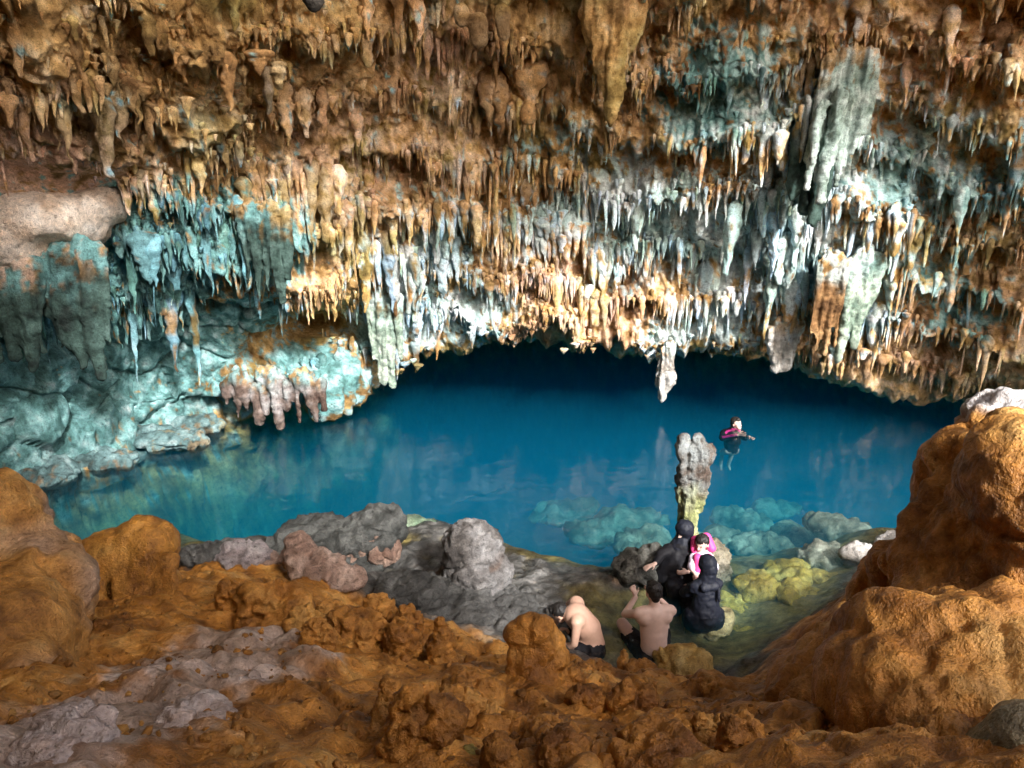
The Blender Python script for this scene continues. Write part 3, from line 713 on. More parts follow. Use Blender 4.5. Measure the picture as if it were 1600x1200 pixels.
hang('flowstone_drapery', [(1292,96,9,1282,236,4),(1304,88,11,1296,268,5),(1317,84,11,1312,240,4),(1330,84,12,1328,276,4),(1343,84,11,1342,246,4),(1356,88,10,1353,226,4),(1367,94,7,1363,200,3),(1310,150,11,1302,304,3),(1288,160,8,1276,286,3)], 'broad pale blue flowstone curtain with a flat top ledge', 'flowstone', lambda V: rock_color(V, [(.13, .19, .16), (.28, .37, .34), (.42, .52, .50), (.58, .66, .66)], streak=.5), fwd=.28, voxel=.024)
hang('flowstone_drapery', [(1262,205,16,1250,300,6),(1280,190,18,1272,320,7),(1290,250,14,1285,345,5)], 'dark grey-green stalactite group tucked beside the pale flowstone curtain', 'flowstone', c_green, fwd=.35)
def c_brown(V): return rock_color(V, [(.10, .05, .02), (.22, .12, .05), (.30, .18, .08), (.40, .27, .14)], streak=.5)
hang('flowstone_drapery', [(1284,408,8,1280,520,4),(1296,402,10,1292,545,5),(1309,404,10,1306,552,4),(1321,412,8,1320,540,3)], 'brown fluted drapery hanging beside the pale green spikes', 'flowstone', c_brown, fwd=.25, voxel=.024)
hang('hanging_stalactite', [(1352,400,17,1328,566,4),(1366,410,12,1350,540,4),(1338,410,10,1332,490,5)], 'pale mint stalactite of two long spikes beside brown drapery', 'stalactite', c_mint, fwd=.35, voxel=.024)
def c_white(V): return rock_color(V, [(.26, .24, .22), (.42, .41, .39), (.54, .54, .53), (.64, .65, .65)], streak=.35)
hang('hanging_stalactite', [(1044,546,13,1038,600,10),(1040,590,10,1035,620,6)], 'single whitish stalactite hanging alone over the dark water', 'stalactite', c_white, d=13.4, voxel=.02)
hang('hanging_stalactite', [(1228,510,20,1226,570,11),(1240,510,12,1236,570,7),(1212,520,14,1212,560,8)], 'flat whitish tongue of rock hanging over the dark water beside the brown overhang', 'stalactite', c_white, fwd=.3, voxel=.02)
hang('hanging_stalactite', [(955,10,40,956,90,24),(958,90,24,958,185,5),(930,20,22,938,80,10),(985,10,28,985,60,12)], 'wide tan wedge of stalactites narrowing to one point near the roof centre', 'stalactite', c_warm, fwd=.35)
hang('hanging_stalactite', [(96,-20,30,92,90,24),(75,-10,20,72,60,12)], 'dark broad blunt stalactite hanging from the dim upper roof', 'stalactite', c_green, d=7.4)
hang('flowstone_column', [(580,465,9,578,560,4),(593,460,13,590,598,5),(608,455,12,606,606,4),(622,465,8,622,560,3)], 'pale yellow-green flowstone column reaching the lip of the cave roof', 'flowstone', c_mint, fwd=.12, voxel=.024)
hang('flowstone_drapery', [(378,330,9,376,440,3),(393,325,10,391,462,3),(409,325,11,408,450,4),(425,322,12,426,468,4),(441,330,8,442,430,3)], 'long dull green fluted stalactite bundle above the dark niche', 'stalactite', c_green, fwd=.2, voxel=.024)
def c_bulb(V): return rock_color(V, [(.12, .07, .03), (.22, .14, .07), (.32, .22, .12), (.40, .29, .18)], streak=.1)
hang('bulbous_stalactite', [(748,35,16,749,58,15),(720,20,14,722,30,13),(785,20,14,786,50,11)], 'smooth bulbous brown stalactites with rounded ends near the roof', 'stalactite', c_bulb, fwd=.5, disp=[('n', 4, .02)])
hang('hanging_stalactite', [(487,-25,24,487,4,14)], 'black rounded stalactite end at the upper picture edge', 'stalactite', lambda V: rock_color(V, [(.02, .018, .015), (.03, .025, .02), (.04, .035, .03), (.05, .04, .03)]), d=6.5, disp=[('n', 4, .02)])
hang('hanging_stalactite', [(352,600,9,350,632,4),(368,602,7,366,655,3),(383,598,10,382,640,4),(398,604,6,399,662,3),(413,600,9,412,645,4),(430,606,7,433,668,3),(446,600,10,446,640,5),(462,606,7,464,660,3),(484,600,11,490,658,3),(500,600,8,503,640,3),(372,590,16,380,606,12),(420,588,20,430,604,14),(470,590,18,480,606,12)], 'row of short grey stalactites dipping to the water beside the teal wall', 'stalactite', lambda V: rock_color(V, [(.08, .05, .04), (.18, .135, .115), (.28, .25, .245), (.42, .43, .43)], streak=.4), d=12.3, voxel=.034)

# ------------------------------------------------------------------ the broken column standing in the pool
dcol = dz(1078, 880, 0)
def colpt(px, py): return RD(px, py, dcol)
kc = PX(dcol)
b0 = RZ(1080, 890, -.2)
def cz(x_px, py, rp):   # a point of the column axis at pixel height py, above the base
    p = RD(x_px, py, dcol); h = (890 - py) * kc / .93
    return np.array([p[0], b0[1] + .02, -.2 + h]), rp * kc
axis = [(1080,890,28),(1078,850,19),(1077,800,15),(1080,760,15),(1081,720,16),(1083,700,14)]
parts = []
for a, b in zip(axis[:-1], axis[1:]):
    (p, r), (q, r2) = cz(*a), cz(*b); parts.append(C(p, r, q, r2))
for a, b in (((1068,720,11),(1060,686,7)), ((1062,688,8),(1056,683,6)), ((1090,715,12),(1099,699,8)), ((1080,705,12),(1086,684,7)), ((1096,740,9),(1103,706,6)), ((1068,800,10),(1063,700,8)), ((1092,790,8),(1096,720,9))):
    (p, r), (q, r2) = cz(*a), cz(*b); parts.append(C(p, r, q, r2))
def c_column(V):
    base = rock_color(V, [(.07, .04, .028), (.17, .145, .125), (.26, .28, .28), (.38, .43, .45)], streak=.6)*1.1
    moss = rock_color(V, [(.16, .17, .06), (.34, .38, .16), (.44, .48, .22), (.52, .56, .32)], streak=.3)
    return lerp(base, moss, sstep(.95, .55, V[:, 2] + .15 * fbm(V, 4, 2)))
rock('stalagmite_column', parts, .02, [('flute', 8, .055), ('flute', 18, .03), ('ridge', 7, .018), ('pit', 6, .03), ('n', 20, .010)], c_column, M_GREY, 'broken grey stalagmite column with mossy foot standing in the pool', 'stalagmite', smooth=1)

# ------------------------------------------------------------------ rock masses of the near bank
BANK = [('n', 1.0, .10), ('crack', 1.1, .045), ('flute', 3.0, .05), ('ridge', 2.4, .03), ('ridge', 7, .014), ('pit', 3.0, .05), ('pit', 10, .015), ('n', 22, .006)]
def c_right(V):
    c = rock_color(V, [(.22, .088, .018), (.39, .170, .034), (.51, .245, .058), (.58, .33, .105)], streak=.15)
    tip = RD(1562, 606, 4.3); g = np.exp(-np.sum((V - tip) ** 2, 1) / .30 ** 2)
    return lerp(c, np.array([[.62, .60, .60]]), sstep(.3, .6, g + .25 * fbm(V, 6, 2)))  # cool light on the outcrop's top, painted pale into the rock colour
rock('rock_outcrop', [Ep(1560,690,4.3,88,90,80), Ep(1500,760,4.2,62,95,70), Ep(1530,850,4.0,130,105,90), Ep(1425,965,4.9,100,84,46), Ep(1325,1035,5.1,84,78,40), Ep(1275,1010,5.15,36,50,30), Ep(1505,935,4.2,120,85,56),
  Ep(1485,1045,4.0,160,120,90), Ep(1330,1120,4.2,115,95,100), Ep(1560,1130,3.0,220,180,250), Ep(1255,1090,4.6,50,60,50), Ep(1440,900,4.1,70,65,60), Ep(1640,790,3.5,110,120,100), Ep(1475,865,4.25,80,75,50), Ep(1430,890,4.55,66,62,40), Ep(1390,925,4.85,62,55,36), Ep(1525,940,3.88,140,80,70), Ep(1700,820,3.5,120,140,100), Ep(1740,940,3.4,200,170,150), Ep(1600,760,3.9,110,110,80), Ep(1560,880,3.8,150,110,80), Ep(1600,1000,3.8,220,170,150), Ep(1450,1090,4.2,200,130,160), Ep(1400,1010,4.5,100,80,60)],
  .028, BANK, c_right, M_MUD, 'large orange-brown rock outcrop with pale tip overlooking the pool', 'rock', smooth=26)
rock('rock_outcrop', [Ep(8,825,4.9,44,80,70), Ep(42,880,4.8,46,60,60), Ep(20,950,4.5,90,90,100), Ep(-50,1010,4.2,140,110,150), Ep(78,960,4.6,40,52,50), Ep(-90,880,4.7,120,140,150), Ep(-70,1110,3.8,120,90,150)],
  .034, BANK, lambda V: lerp(rock_color(V, [(.20, .085, .018), (.36, .165, .035), (.48, .24, .06), (.54, .33, .12)], streak=.15), np.array([[.42, .32, .25]]), .7 * sstep(.2, .7, fbm(V, 1.1, 2, .5, 8.))), M_MUD, 'brown rock outcrop split from the floor by a dark crack beside the blue water', 'rock', smooth=14)
dh = dz(190, 950, .72)
parts = [Ep(228,848,dh,52,46,44), Ep(185,870,dh,66,46,50), Ep(145,892,dh,50,50,50), Ep(120,915,dh,26,48,40), Ep(200,915,dh+.05,82,48,50), Ep(190,950,dh+.1,95,36,60)]
for x in (122, 140, 158, 178, 198, 212, 226, 240, 252, 264, 274):
    parts.append(Cp(x, 872, dh - .20, 8, x + random.Random(x).uniform(-5, 5), 945 + (x % 7) * 3, dh - .38, 6))
rock('rock_mound', parts, .024, [('n', 2.0, .03), ('flute', 9, .018), ('n', 16, .006)], lambda V: rock_color(V, [(.18, .072, .012), (.33, .145, .022), (.43, .20, .036), (.49, .26, .06)], streak=.3), M_MUD, 'rounded brown mound with dripping flowstone ribs at the water edge', 'rock', smooth=5)

def on_floor(px, py):
    """where the pixel ray meets the floor"""
    d = 2.0
    for _ in range(400):
        p = RD(px, py, d)
        if p[2] <= ground0(np.array([p[0]]), np.array([p[1]]))[0]: break
        d += .03
    return d
SH = [('n', 2.2, .04), ('crack', 3.0, .055), ('ridge', 5.0, .035), ('pit', 8, .03), ('n', 18, .012)]
def boulder(blobs, label, colfn, mat, base, name='boulder', disp=SH, voxel=.03, group=None, dd=None):
    d = dd if dd else on_floor(*base)
    return rock(name, [Ep(x, y, d, rx, ry, max(rx, ry) * .9) if len((x, y, rx, ry)) == 4 else None for x, y, rx, ry in blobs], voxel, disp, colfn, mat, label, 'rock', group)
boulder([(305,870,22,20),(330,872,26,20),(290,880,14,20)], 'small grey rock at the waterline beside the brown mound', c_grey, M_GREY, (310,888))
boulder([(375,875,40,22),(400,872,28,20)], 'low lilac-grey rock on the shore between two smaller rocks', lambda V: rock_color(V, [(.18, .14, .14), (.30, .25, .25), (.40, .35, .36), (.5, .46, .46)]), M_GREY, (380,893))
boulder([(420,880,16,16),(425,870,10,12)], 'small knobbly pinkish rock beside the big pink boulder', c_pinkrock, M_GREY, (420,893), voxel=.015)
boulder([(466,868,26,30),(495,888,42,20),(528,905,40,14)], 'sloping pink-brown boulder on the grey shore', c_pinkrock, M_GREY, (500,918))
boulder([(500,842,66,16),(570,832,60,18),(460,856,44,14),(595,815,34,16),(545,862,70,14)], 'wide flat dark grey slab lying at the water edge', lambda V: rock_color(V, [(.035, .036, .034), (.075, .080, .076), (.125, .13, .125), (.20, .21, .20)]), M_GREY, (540,868), name='rock_slab', disp=[('n', 1.5, .06), ('ridge', 4, .06), ('n', 15, .012)])
boulder([(590,860,34,22),(570,872,26,20)], 'small brownish rock lying against the flat grey slab', c_pinkrock, M_GREY, (590,882), voxel=.018)
dsg = on_floor(745, 928)
rock('stalagmite_boulder', [Ep(732,856,dsg,36,36,36), Ep(755,868,dsg,32,40,34), Ep(745,900,dsg,42,40,44), Ep(735,925,dsg,62,26,60), Ep(778,900,dsg,20,34,24)], .028, [('n', 2.2, .05), ('ridge', 6, .045), ('pit', 6, .045), ('n', 20, .012)],
  lambda V: lerp(rock_color(V, [(.06, .053, .05), (.14, .13, .123), (.22, .21, .207), (.34, .335, .335)]), np.array([[.20, .10, .05]]), .7 * sstep(.15, .5, fbm(V, 3.5, 2, .5, 5.)) * sstep(.65, .3, V[:, 2])), M_GREY, 'knobbly grey stalagmite boulder standing on the shore ledge', 'rock')
boulder([(700,940,70,12),(640,918,50,13),(770,955,80,11)], 'broad low grey ledge below the knobbly grey boulder', c_grey, M_GREY, (700,955), name='rock_ledge')
boulder([(1000,888,40,26),(1020,880,26,26),(985,900,28,18)], 'wet pale-crusted rock under the resting white hand', lambda V: rock_color(V, [(.05, .05, .045), (.12, .12, .11), (.25, .26, .24), (.60, .62, .58)]), M_GREY, (1000,905))
boulder([(1108,880,26,36),(1118,865,16,26)], 'grey-brown rock behind the woman seated with her back turned', lambda V: rock_color(V, [(.12, .10, .07), (.24, .21, .15), (.34, .31, .23), (.44, .41, .33)]), M_GREY, (1110,905))
boulder([(1085,895,26,26),(1075,915,30,16)], 'dark reddish wet rock under the child with the pink vest', lambda V: rock_color(V, [(.08, .045, .045), (.16, .09, .09), (.24, .14, .14), (.30, .2, .2)]), M_WET, (1082,912))
# twin-headed brown stalagmite and the brown ridge
d = on_floor(835, 1082)
rock('stalagmite_boulder', [Cp(822,995,d,22,820,1060,d,28), Cp(818,992,d,24,826,985,d,22), Cp(846,985,d-.05,18,852,1040,d,22), Cp(840,975,d,14,850,972,d,13), Cp(835,1070,d,42,835,1085,d,46), Cp(862,985,d+.05,12,866,1030,d,18)], .016, [('n', 2.6, .03), ('flute', 9, .02), ('ridge', 7, .018), ('n', 20, .006)],
  c_mud, M_MUD, 'twin-headed brown stalagmite in front of the bending man', 'rock')
def knob(x, y, rx, ry, label, shape=0, colfn=c_mud, seed=0):
    d = on_floor(x, y + ry * .9)
    if shape == 1: parts = [Cp(x, y - ry * .7, d, rx * .30, x, y + ry * .5, d, rx * .8), Cp(x, y + ry * .3, d, rx * .8, x + rx * .2, y + ry, d, rx)]
    elif shape == 2: parts = [Ep(x - rx * .4, y, d, rx * .6, ry, rx * .6), Ep(x + rx * .4, y + ry * .1, d, rx * .65, ry * .85, rx * .6), Ep(x, y + ry * .6, d, rx, ry * .5, rx * .8), Ep(x + rx * .1, y - ry * .5, d + .05, rx * .4, ry * .5, rx * .4)]
    else: parts = [Ep(x, y, d, rx, ry, rx), Ep(x + rx * .15, y + ry * .5, d, rx * 1.1, ry * .6, rx)]
    return rock('small_boulder', parts, max(.012, rx * PX(d) / 12), [('n', .8 / (rx * PX(d)), .20 * rx * PX(d)), ('crack', 1.0 / (rx * PX(d)), .13 * rx * PX(d)), ('ridge', 1.6 / (rx * PX(d)), .10 * rx * PX(d)), ('ridge', 4.0 / (rx * PX(d)), .05 * rx * PX(d)), ('pit', 2.2 / (rx * PX(d)), .22 * rx * PX(d)), ('n', 22, .008)], colfn, M_MUD, label, 'rock', smooth=2, off=seed * 3.1 + x * .01)
KN = [(592,955,26,28,'blunt brown rock knob on the ridge crest, tallest of its cluster',2),(560,985,44,34,'wide brown rock hump below the tallest ridge knob',2),(640,975,20,30,'narrow brown rock knob behind the pointed one',2),(625,1000,26,32,'upright brown rock with a smooth face beside the pointed one',0),
 (690,1000,24,44,'pointed brown cone-shaped stalagmite at the edge of the grey shore',1),(680,1010,13,20,'small rounded brown nub leaning on the pointed cone',0),(500,1000,26,34,'rounded brown rock pillar on the muddy slope',2),(480,975,34,26,'brown rock hump at the upper end of the ridge',2),
 (430,940,50,30,'low brown rock behind the muddy ridge, below the pink boulder',2),(360,935,22,26,'ribbed brown stub under the overhanging shadow near the mound',2),(220,970,20,9,'small flat brown stone lying below the ribbed mound',0),
 (520,960,24,22,'brown stone wedged on the ridge below the sloping pink boulder',2),(735,1030,9,9,'small pale brown stone lying alone on smooth mud',2),(610,1110,36,50,'tall brown stump of the big near clump, pointed on top',1),(660,1130,56,60,'massive brown rock clump with fluted sides in the near mud',2),(720,1110,36,44,'rounded brown stump at the far side of the near clump',2),
 (740,1085,44,34,'brown hump behind the near rock clump',2),(765,1120,18,26,'smooth upright brown nodule beside the near rock clump',0),(800,1135,22,24,'round brown nodule next to the smooth upright one',0),(780,1180,26,34,'thumb-shaped brown nodule at the lower picture edge',0),
 (735,1178,16,14,'small yellowish rough stone at the foot of the near clump',2),(855,1150,34,22,'smooth domed brown nodule in the near mud',0),(880,1185,48,26,'large smooth dome of brown rock at the lower picture edge',0),(835,1172,24,16,'low brown nodule between two smooth domes',0),(900,1165,30,18,'flat-topped brown nodule on the near slope',2),
 (990,1095,36,30,'dark brown boulder with a pointed ear on the near slope',2),(1022,1085,10,26,'thin brown fin of rock standing by the dark boulder',1),(920,1095,30,24,'brown lump between the twin stalagmite and the dark boulder',2),(880,1060,30,26,'brown lump at the foot of the twin stalagmite',2),(930,1050,26,16,'brown stone at the shallow water edge behind the slope',2),
 (975,1030,12,18,'small brown spike of rock in front of the seated man',1),(1000,1045,22,12,'brown stone below the seated man',2),(1120,1075,26,16,'brown cobble of the loose slope near the yellow water',2),(1075,1110,24,16,'brown cobble in the middle of the loose slope',2),(1140,1105,22,18,'brown cobble leaning on the large outcrop',2),(1060,1145,30,22,'rounded brown boulder at the bottom of the loose slope',0),
 (1110,1140,28,26,'upright brown block between the loose slope and the large outcrop',2),(1155,1150,34,40,'brown buttress rock at the foot of the large outcrop',2),(1030,1180,70,26,'wide brown swell of rock at the lower picture edge',0),(1480,1150,40,30,'round brown bump on the lower flank of the large outcrop',0),(1420,1180,46,26,'low brown bump at the lower edge below the outcrop',0),
 (390,1080,26,26,'grey block half sunk in the pale muddy ledge',2),(100,1175,70,34,'pale lilac-grey rock at the lower picture corner',0),(300,1140,60,30,'pale lilac-grey lump lying along the muddy ledge',0)]
c_lilac = lambda V: rock_color(V, [(.24, .18, .145), (.36, .28, .24), (.46, .38, .345), (.52, .46, .43)], streak=.05)
for i, (x, y, rx, ry, lab, shp) in enumerate(KN):
    knob(x, y, rx, ry, lab, shp, c_lilac if 'lilac' in lab or 'grey block' in lab else (lambda V: rock_color(V, YEL, streak=0)) if 'yellowish' in lab else c_mud, i)
dgr = 2.3
rock('boulder', [Ep(1620,1200,dgr,90,110,100), Ep(1590,1230,dgr,90,80,90)], .02, [('n', 1.5, .04), ('n', 8, .012)], lambda V: rock_color(V, [(.12, .10, .06), (.18, .15, .09), (.24, .21, .13), (.30, .27, .18)], streak=.1), M_MUD, 'dull grey-green rock filling the lower corner beside the large outcrop', 'rock')

# ------------------------------------------------------------------ rocks under and at the water
def sub(x, y, rx, ry, zc, label, colfn, mat=M_WET, flat=.6):
    if colfn is c_yel: flat = .36
    zc = zc - (.36 if zc < -.4 else .12 if zc < -.05 else .03); ry = ry * .8; d = dz(x, y, zc); k = PX(d); r = rx * k
    rr = random.Random(x * 7 + y)
    parts = [E(RD(x, y, d), (r, r * .75, ry * k * flat + .04), rr.uniform(-.5, .5)), E(RD(x + rx * .3, y - ry * .1, d), (r * .6, r * .6, ry * k * flat * .9), rr.uniform(-1, 1)), E(RD(x - rx * .35, y + ry * .15, d), (r * .6, r * .5, ry * k * flat * .9), 0)]
    return rock('submerged_rock', parts, max(.025, r / 11), [('n', 1.6, .08 * r / .3), ('crack', .9 / r, .16 * r), ('ridge', 4, .035), ('pit', 5, .04), ('n', 16, .008)], colfn, mat, label, 'rock')
for x, y, rx, ry, zc, lab, cf in [(1255,930,50,24,-.10,'yellow submerged rock, brightest in the shallow water by the outcrop',c_yel),(1180,915,36,26,-.14,'long olive submerged rock beside the brightest yellow one',c_yel),(1235,900,42,20,-.2,'olive submerged rock behind the brightest yellow one',c_yel),(1295,905,32,14,-.16,'olive submerged rock touching the outcrop behind the yellow one',c_yel),
  (1105,978,40,22,-.12,'tan flat rock under the black-robed woman with her back turned',lambda V: rock_color(V, [(.2, .15, .06), (.34, .26, .12), (.44, .35, .18), (.5, .42, .25)], streak=0)),(1065,1040,42,24,.02,'rough orange-yellow rock at the edge of the shallows below the seated man',lambda V: rock_color(V, [(.22, .13, .03), (.36, .22, .06), (.44, .29, .09), (.5, .36, .14)], streak=0)),
  (1150,950,40,14,-.3,'dim olive submerged stone in the middle of the shallows',c_yel),(1180,1000,46,16,-.3,'dim brown submerged stone near the muddy slope',c_yel),(960,925,34,18,-.06,'pale green submerged rock between the grey ledge and the seated man',lambda V: rock_color(V, [(.2, .25, .2), (.34, .40, .34), (.44, .5, .44), (.54, .58, .52)], streak=0)),
  (1130,845,46,16,-.55,'turquoise pale submerged boulder just behind the column foot',c_pale),(1185,852,50,18,-.45,'turquoise pale submerged boulder halfway from column to outcrop',c_pale),(1160,815,50,16,-.9,'deep turquoise submerged boulder behind the halfway one',c_pale),(1250,835,46,18,-.5,'hazy grey submerged boulder near the large outcrop',c_pale),(1310,825,44,18,-.3,'hazy grey submerged boulder close to the outcrop flank',c_pale),(1290,870,44,16,-.12,'whitish rock breaking the surface beside the outcrop',c_pale),(1345,865,26,14,.02,'small whitish rock breaking the surface against the outcrop',c_white),
  (985,815,60,20,-1.0,'turquoise submerged boulder in front of the column, nearest the open pool',c_pale),(930,835,46,16,-1.0,'dim turquoise submerged boulder off the grey ledge',c_pale),(1010,850,50,18,-.6,'turquoise submerged boulder beside the seated robed woman',c_pale),(655,830,34,30,-.12,'green submerged rock between flat slab and knobbly boulder',lambda V: rock_color(V, [(.10, .16, .10), (.2, .28, .18), (.28, .36, .24), (.36, .42, .3)], streak=0)),
  (1395,850,26,14,.06,'white crusted rock at the foot of the outcrop tip',c_white),(1215,795,40,12,-1.1,'faint blue submerged boulder far off the outcrop',c_pale),(880,800,60,16,-1.5,'faint blue submerged boulder far out before the column',c_pale)]:
    sub(x, y, rx, ry, zc, lab, cf)
# cracked boulders of the left waterline
def shore_piece(x, y, rx, ry, lab):
    d = dz(x, y + ry * .7, 0); return rock('boulder', [Ep(x, y + 4, d + .1, rx, ry * .72, rx * .5), Ep(x + rx * .4, y + 4 + ry * .2, d + .1, rx * .6, ry * .55, rx * .4)], .03, [('n', 1.2, .08), ('crack', 1.6, .09), ('ridge', 3.0, .05), ('n', 12, .012)], lambda V: lerp(rock_color(V, [(.05, .055, .06), (.11, .15, .165), (.17, .25, .27), (.27, .36, .37)], streak=.2), wall_color(V), np.full(len(V), .45)), M_GREY, lab, 'rock')
shore_piece(250,682,70,22,'long pale rock apron at the foot of the teal wall, middle piece')
shore_piece(310,660,44,20,'pale rock apron end touching the row of short grey stalactites')
shore_piece(60,735,60,24,'cracked grey rock apron at the picture edge by the outcrop')
shore_piece(160,712,56,20,'cracked grey rock apron between the middle piece and the edge piece')
print('rocks', round(time.time() - T0, 1))

# ------------------------------------------------------------------ loose pebbles and grit on the muddy slope
rp = np.random.RandomState(3); NPB = 1700
px_ = rp.uniform(-60, 1500, NPB); py_ = rp.uniform(930, 1200, NPB)
zz = np.interp(py_, [930, 1000, 1100, 1200], [.7, .8, 1.4, 2.1])
pos_ = np.array([RZ(a, b, c) for a, b, c in zip(px_, py_, zz)])
gz = ground(pos_[:, 0].astype(np.float32), pos_[:, 1].astype(np.float32)); ok = gz > .3
pos_ = np.stack([pos_[:, 0], pos_[:, 1], gz], -1)[ok]
oct_v = ICO_V[:12] if False else np.array([(1,0,0),(-1,0,0),(0,1,0),(0,-1,0),(0,0,1),(0,0,-1),(.6,.6,.5),(-.6,.6,.5),(-.6,-.6,.5),(.6,-.6,.5)], float)
bmp = bmesh.new()
for v in oct_v: bmp.verts.new(v)
hull_ = bmesh.ops.convex_hull(bmp, input=bmp.verts); bmp.verts.ensure_lookup_table(); bmp.verts.index_update(); bmesh.ops.triangulate(bmp, faces=bmp.faces[:])
TF = np.array([[v.index for v in f.verts] for f in bmp.faces]); TV = np.array([v.co[:] for v in bmp.verts]); bmp.free()
npb = len(pos_); sz = np.exp(rp.normal(-4.35, .55, npb)).clip(.004, .05)
VV = TV[None] * (sz[:, None, None] * rp.uniform(.55, 1.3, (npb, 1, 3))) * rp.uniform(.8, 1.2, (npb, len(TV), 1))
an = rp.uniform(0, 6.28, npb); ca_, sa_ = np.cos(an)[:, None], np.sin(an)[:, None]
VV = np.stack([VV[..., 0] * ca_ - VV[..., 1] * sa_, VV[..., 0] * sa_ + VV[..., 1] * ca_, VV[..., 2]], -1) + pos_[:, None, :]
FV = (TF[None] + (np.arange(npb) * len(TV))[:, None, None]).reshape(-1, 3)
pc = np.repeat(rock_color(pos_, MUD, streak=0) * rp.uniform(.45, 1.05, (npb, 1)), len(TV), 0)
o = np_mesh('pebbles', VV.reshape(-1, 3), FV, M_MUD, col=pc, smooth=False)
tag(o, 'loose brown pebbles and grit scattered over the muddy slope', 'pebbles', kind='stuff')

# ------------------------------------------------------------------ people
def plain_mat(name, col, rough=.6, spec=.3, noise=.15, scale=30, sss=0):
    m, nt, b = new_mat(name)
    n = noise_n(nt, geo_pos(nt), scale, 3, .6)
    c = ramp(nt, n, [(.3, tuple(v * (1 - noise) for v in col)), (.7, tuple(min(1, v * (1 + noise)) for v in col))])
    nt.links.new(c, b.inputs['Base Color']); b.inputs['Roughness'].default_value = rough; b.inputs['Specular IOR Level'].default_value = spec
    if sss:
        b.inputs['Subsurface Weight'].default_value = sss; b.inputs['Subsurface Radius'].default_value = (.02, .008, .004)
    return m
SKIN_A = plain_mat('skin_light', (.70, .50, .42), .45, .4, .06)
SKIN_B = plain_mat('skin_tan', (.60, .37, .27), .45, .4, .06)
SKIN_C = plain_mat('skin_pale', (.68, .48, .41), .45, .4, .05)
HAIR = plain_mat('black_hair', (.014, .012, .011), .55, .35, .5, 140)
BLACK = plain_mat('black_cloth', (.006, .006, .009), .7, .3, .4, 60)
NAVY = plain_mat('dark_navy_cloth', (.007, .009, .018), .65, .35, .4, 60)
PINKV = plain_mat('pink_vest_fabric', (.85, .08, .30), .5, .4, .12, 40)
PINKD = plain_mat('pink_sleeve_fabric', (.80, .05, .33), .5, .4, .12, 40)
LILAC = plain_mat('pale_lilac_cloth', (.62, .55, .66), .7, .2, .08, 40)
BUCK = plain_mat('yellow_buckle_plastic', (.8, .5, .15), .4, .4, .05)
EYE = plain_mat('dark_eye', (.02, .014, .012), .2, .5, .05)
LIP = plain_mat('lips', (.42, .13, .12), .45, .4, .05)
def figure(name, org, yaw, parts, voxel, mat, smooth=2, parent=None):
    """parts in the person's own axes (x right, y forward, z up), turned by yaw about z and set at org"""
    V, Fq = skin(parts, voxel, smooth)
    if mat.name.startswith('black_hair'): V = relief(V, Fq, [('flute', 60, .006), ('n', 45, .004)])
    elif 'cloth' in mat.name: V = relief(V, Fq, [('ridge', 6.5, .009), ('flute', 14, .006), ('n', 24, .003)])
    ob = np_mesh(name, V, Fq, mat)
    if parent is None:
        ob.location = org; ob.rotation_euler = (0, 0, yaw)
    else: ob.parent = parent
    return ob
def head_parts(c, f, up=(0, 0, 1), s=1.0):
    """skull, jaw, nose, ears about the centre c looking along f"""
    c = np.asarray(c, float); f = np.asarray(f, float); f /= np.linalg.norm(f); u = np.asarray(up, float); u = u - f * (u @ f); u /= np.linalg.norm(u); r = np.cross(f, u)
    P = lambda a, b, d: c + (r * a + f * b + u * d) * s
    return [E(P(0, -.012, .025), .088 * s), C(P(0, .02, -.01), .075 * s, P(0, .045, -.075), .045 * s), C(P(0, .088, .0), .010 * s, P(0, .105, -.028), .014 * s),
            C(P(.082, -.01, -.005), .016 * s, P(.084, -.015, -.03), .012 * s), C(P(-.082, -.01, -.005), .016 * s, P(-.084, -.015, -.03), .012 * s)], P
def hand_parts(w, d, side, curl=.4, up=(0, 0, 1), s=1.0):
    """palm and five bent fingers from the wrist w along d; side = direction of the thumb"""
    w = np.asarray(w, float); d = np.asarray(d, float); d /= np.linalg.norm(d); t = np.asarray(side, float); t = t - d * (t @ d); t /= np.linalg.norm(t); n = np.cross(d, t)
    if n @ np.asarray(up, float) > 0: n = -n
    o = [C(w, .026 * s, w + d * .07 * s, .034 * s, (n, .5))]
    for i, (off, ln) in enumerate(((.028, .07), (.010, .078), (-.009, .073), (-.027, .057))):
        a = w + (d * .085 + t * off) * s; b = a + (d * ln * .5 + t * off * .25 + n * curl * .012) * s; c = b + (d * ln * .5 * (1 - curl * .5) + n * curl * ln * .55) * s
        o += [C(a, .0095 * s, b, .0085 * s), C(b, .0085 * s, c, .0075 * s)]
    a = w + (d * .03 + t * .028) * s; b = a + (d * .03 + t * .03) * s; c = b + (d * .032 + t * .008 + n * curl * .015) * s
    return o + [C(a, .012 * s, b, .010 * s), C(b, .010 * s, c, .0085 * s)]
def face_bits(P, parent, s=1.0):
    for a in (-.032, .032): figure('eye', None, 0, [E(P(a, .074, .012), .011 * s)], .004, EYE, 1, parent)
    figure('mouth', None, 0, [C(P(-.018, .082, -.052), .007 * s, P(.018, .082, -.052), .007 * s)], .004, LIP, 1, parent)

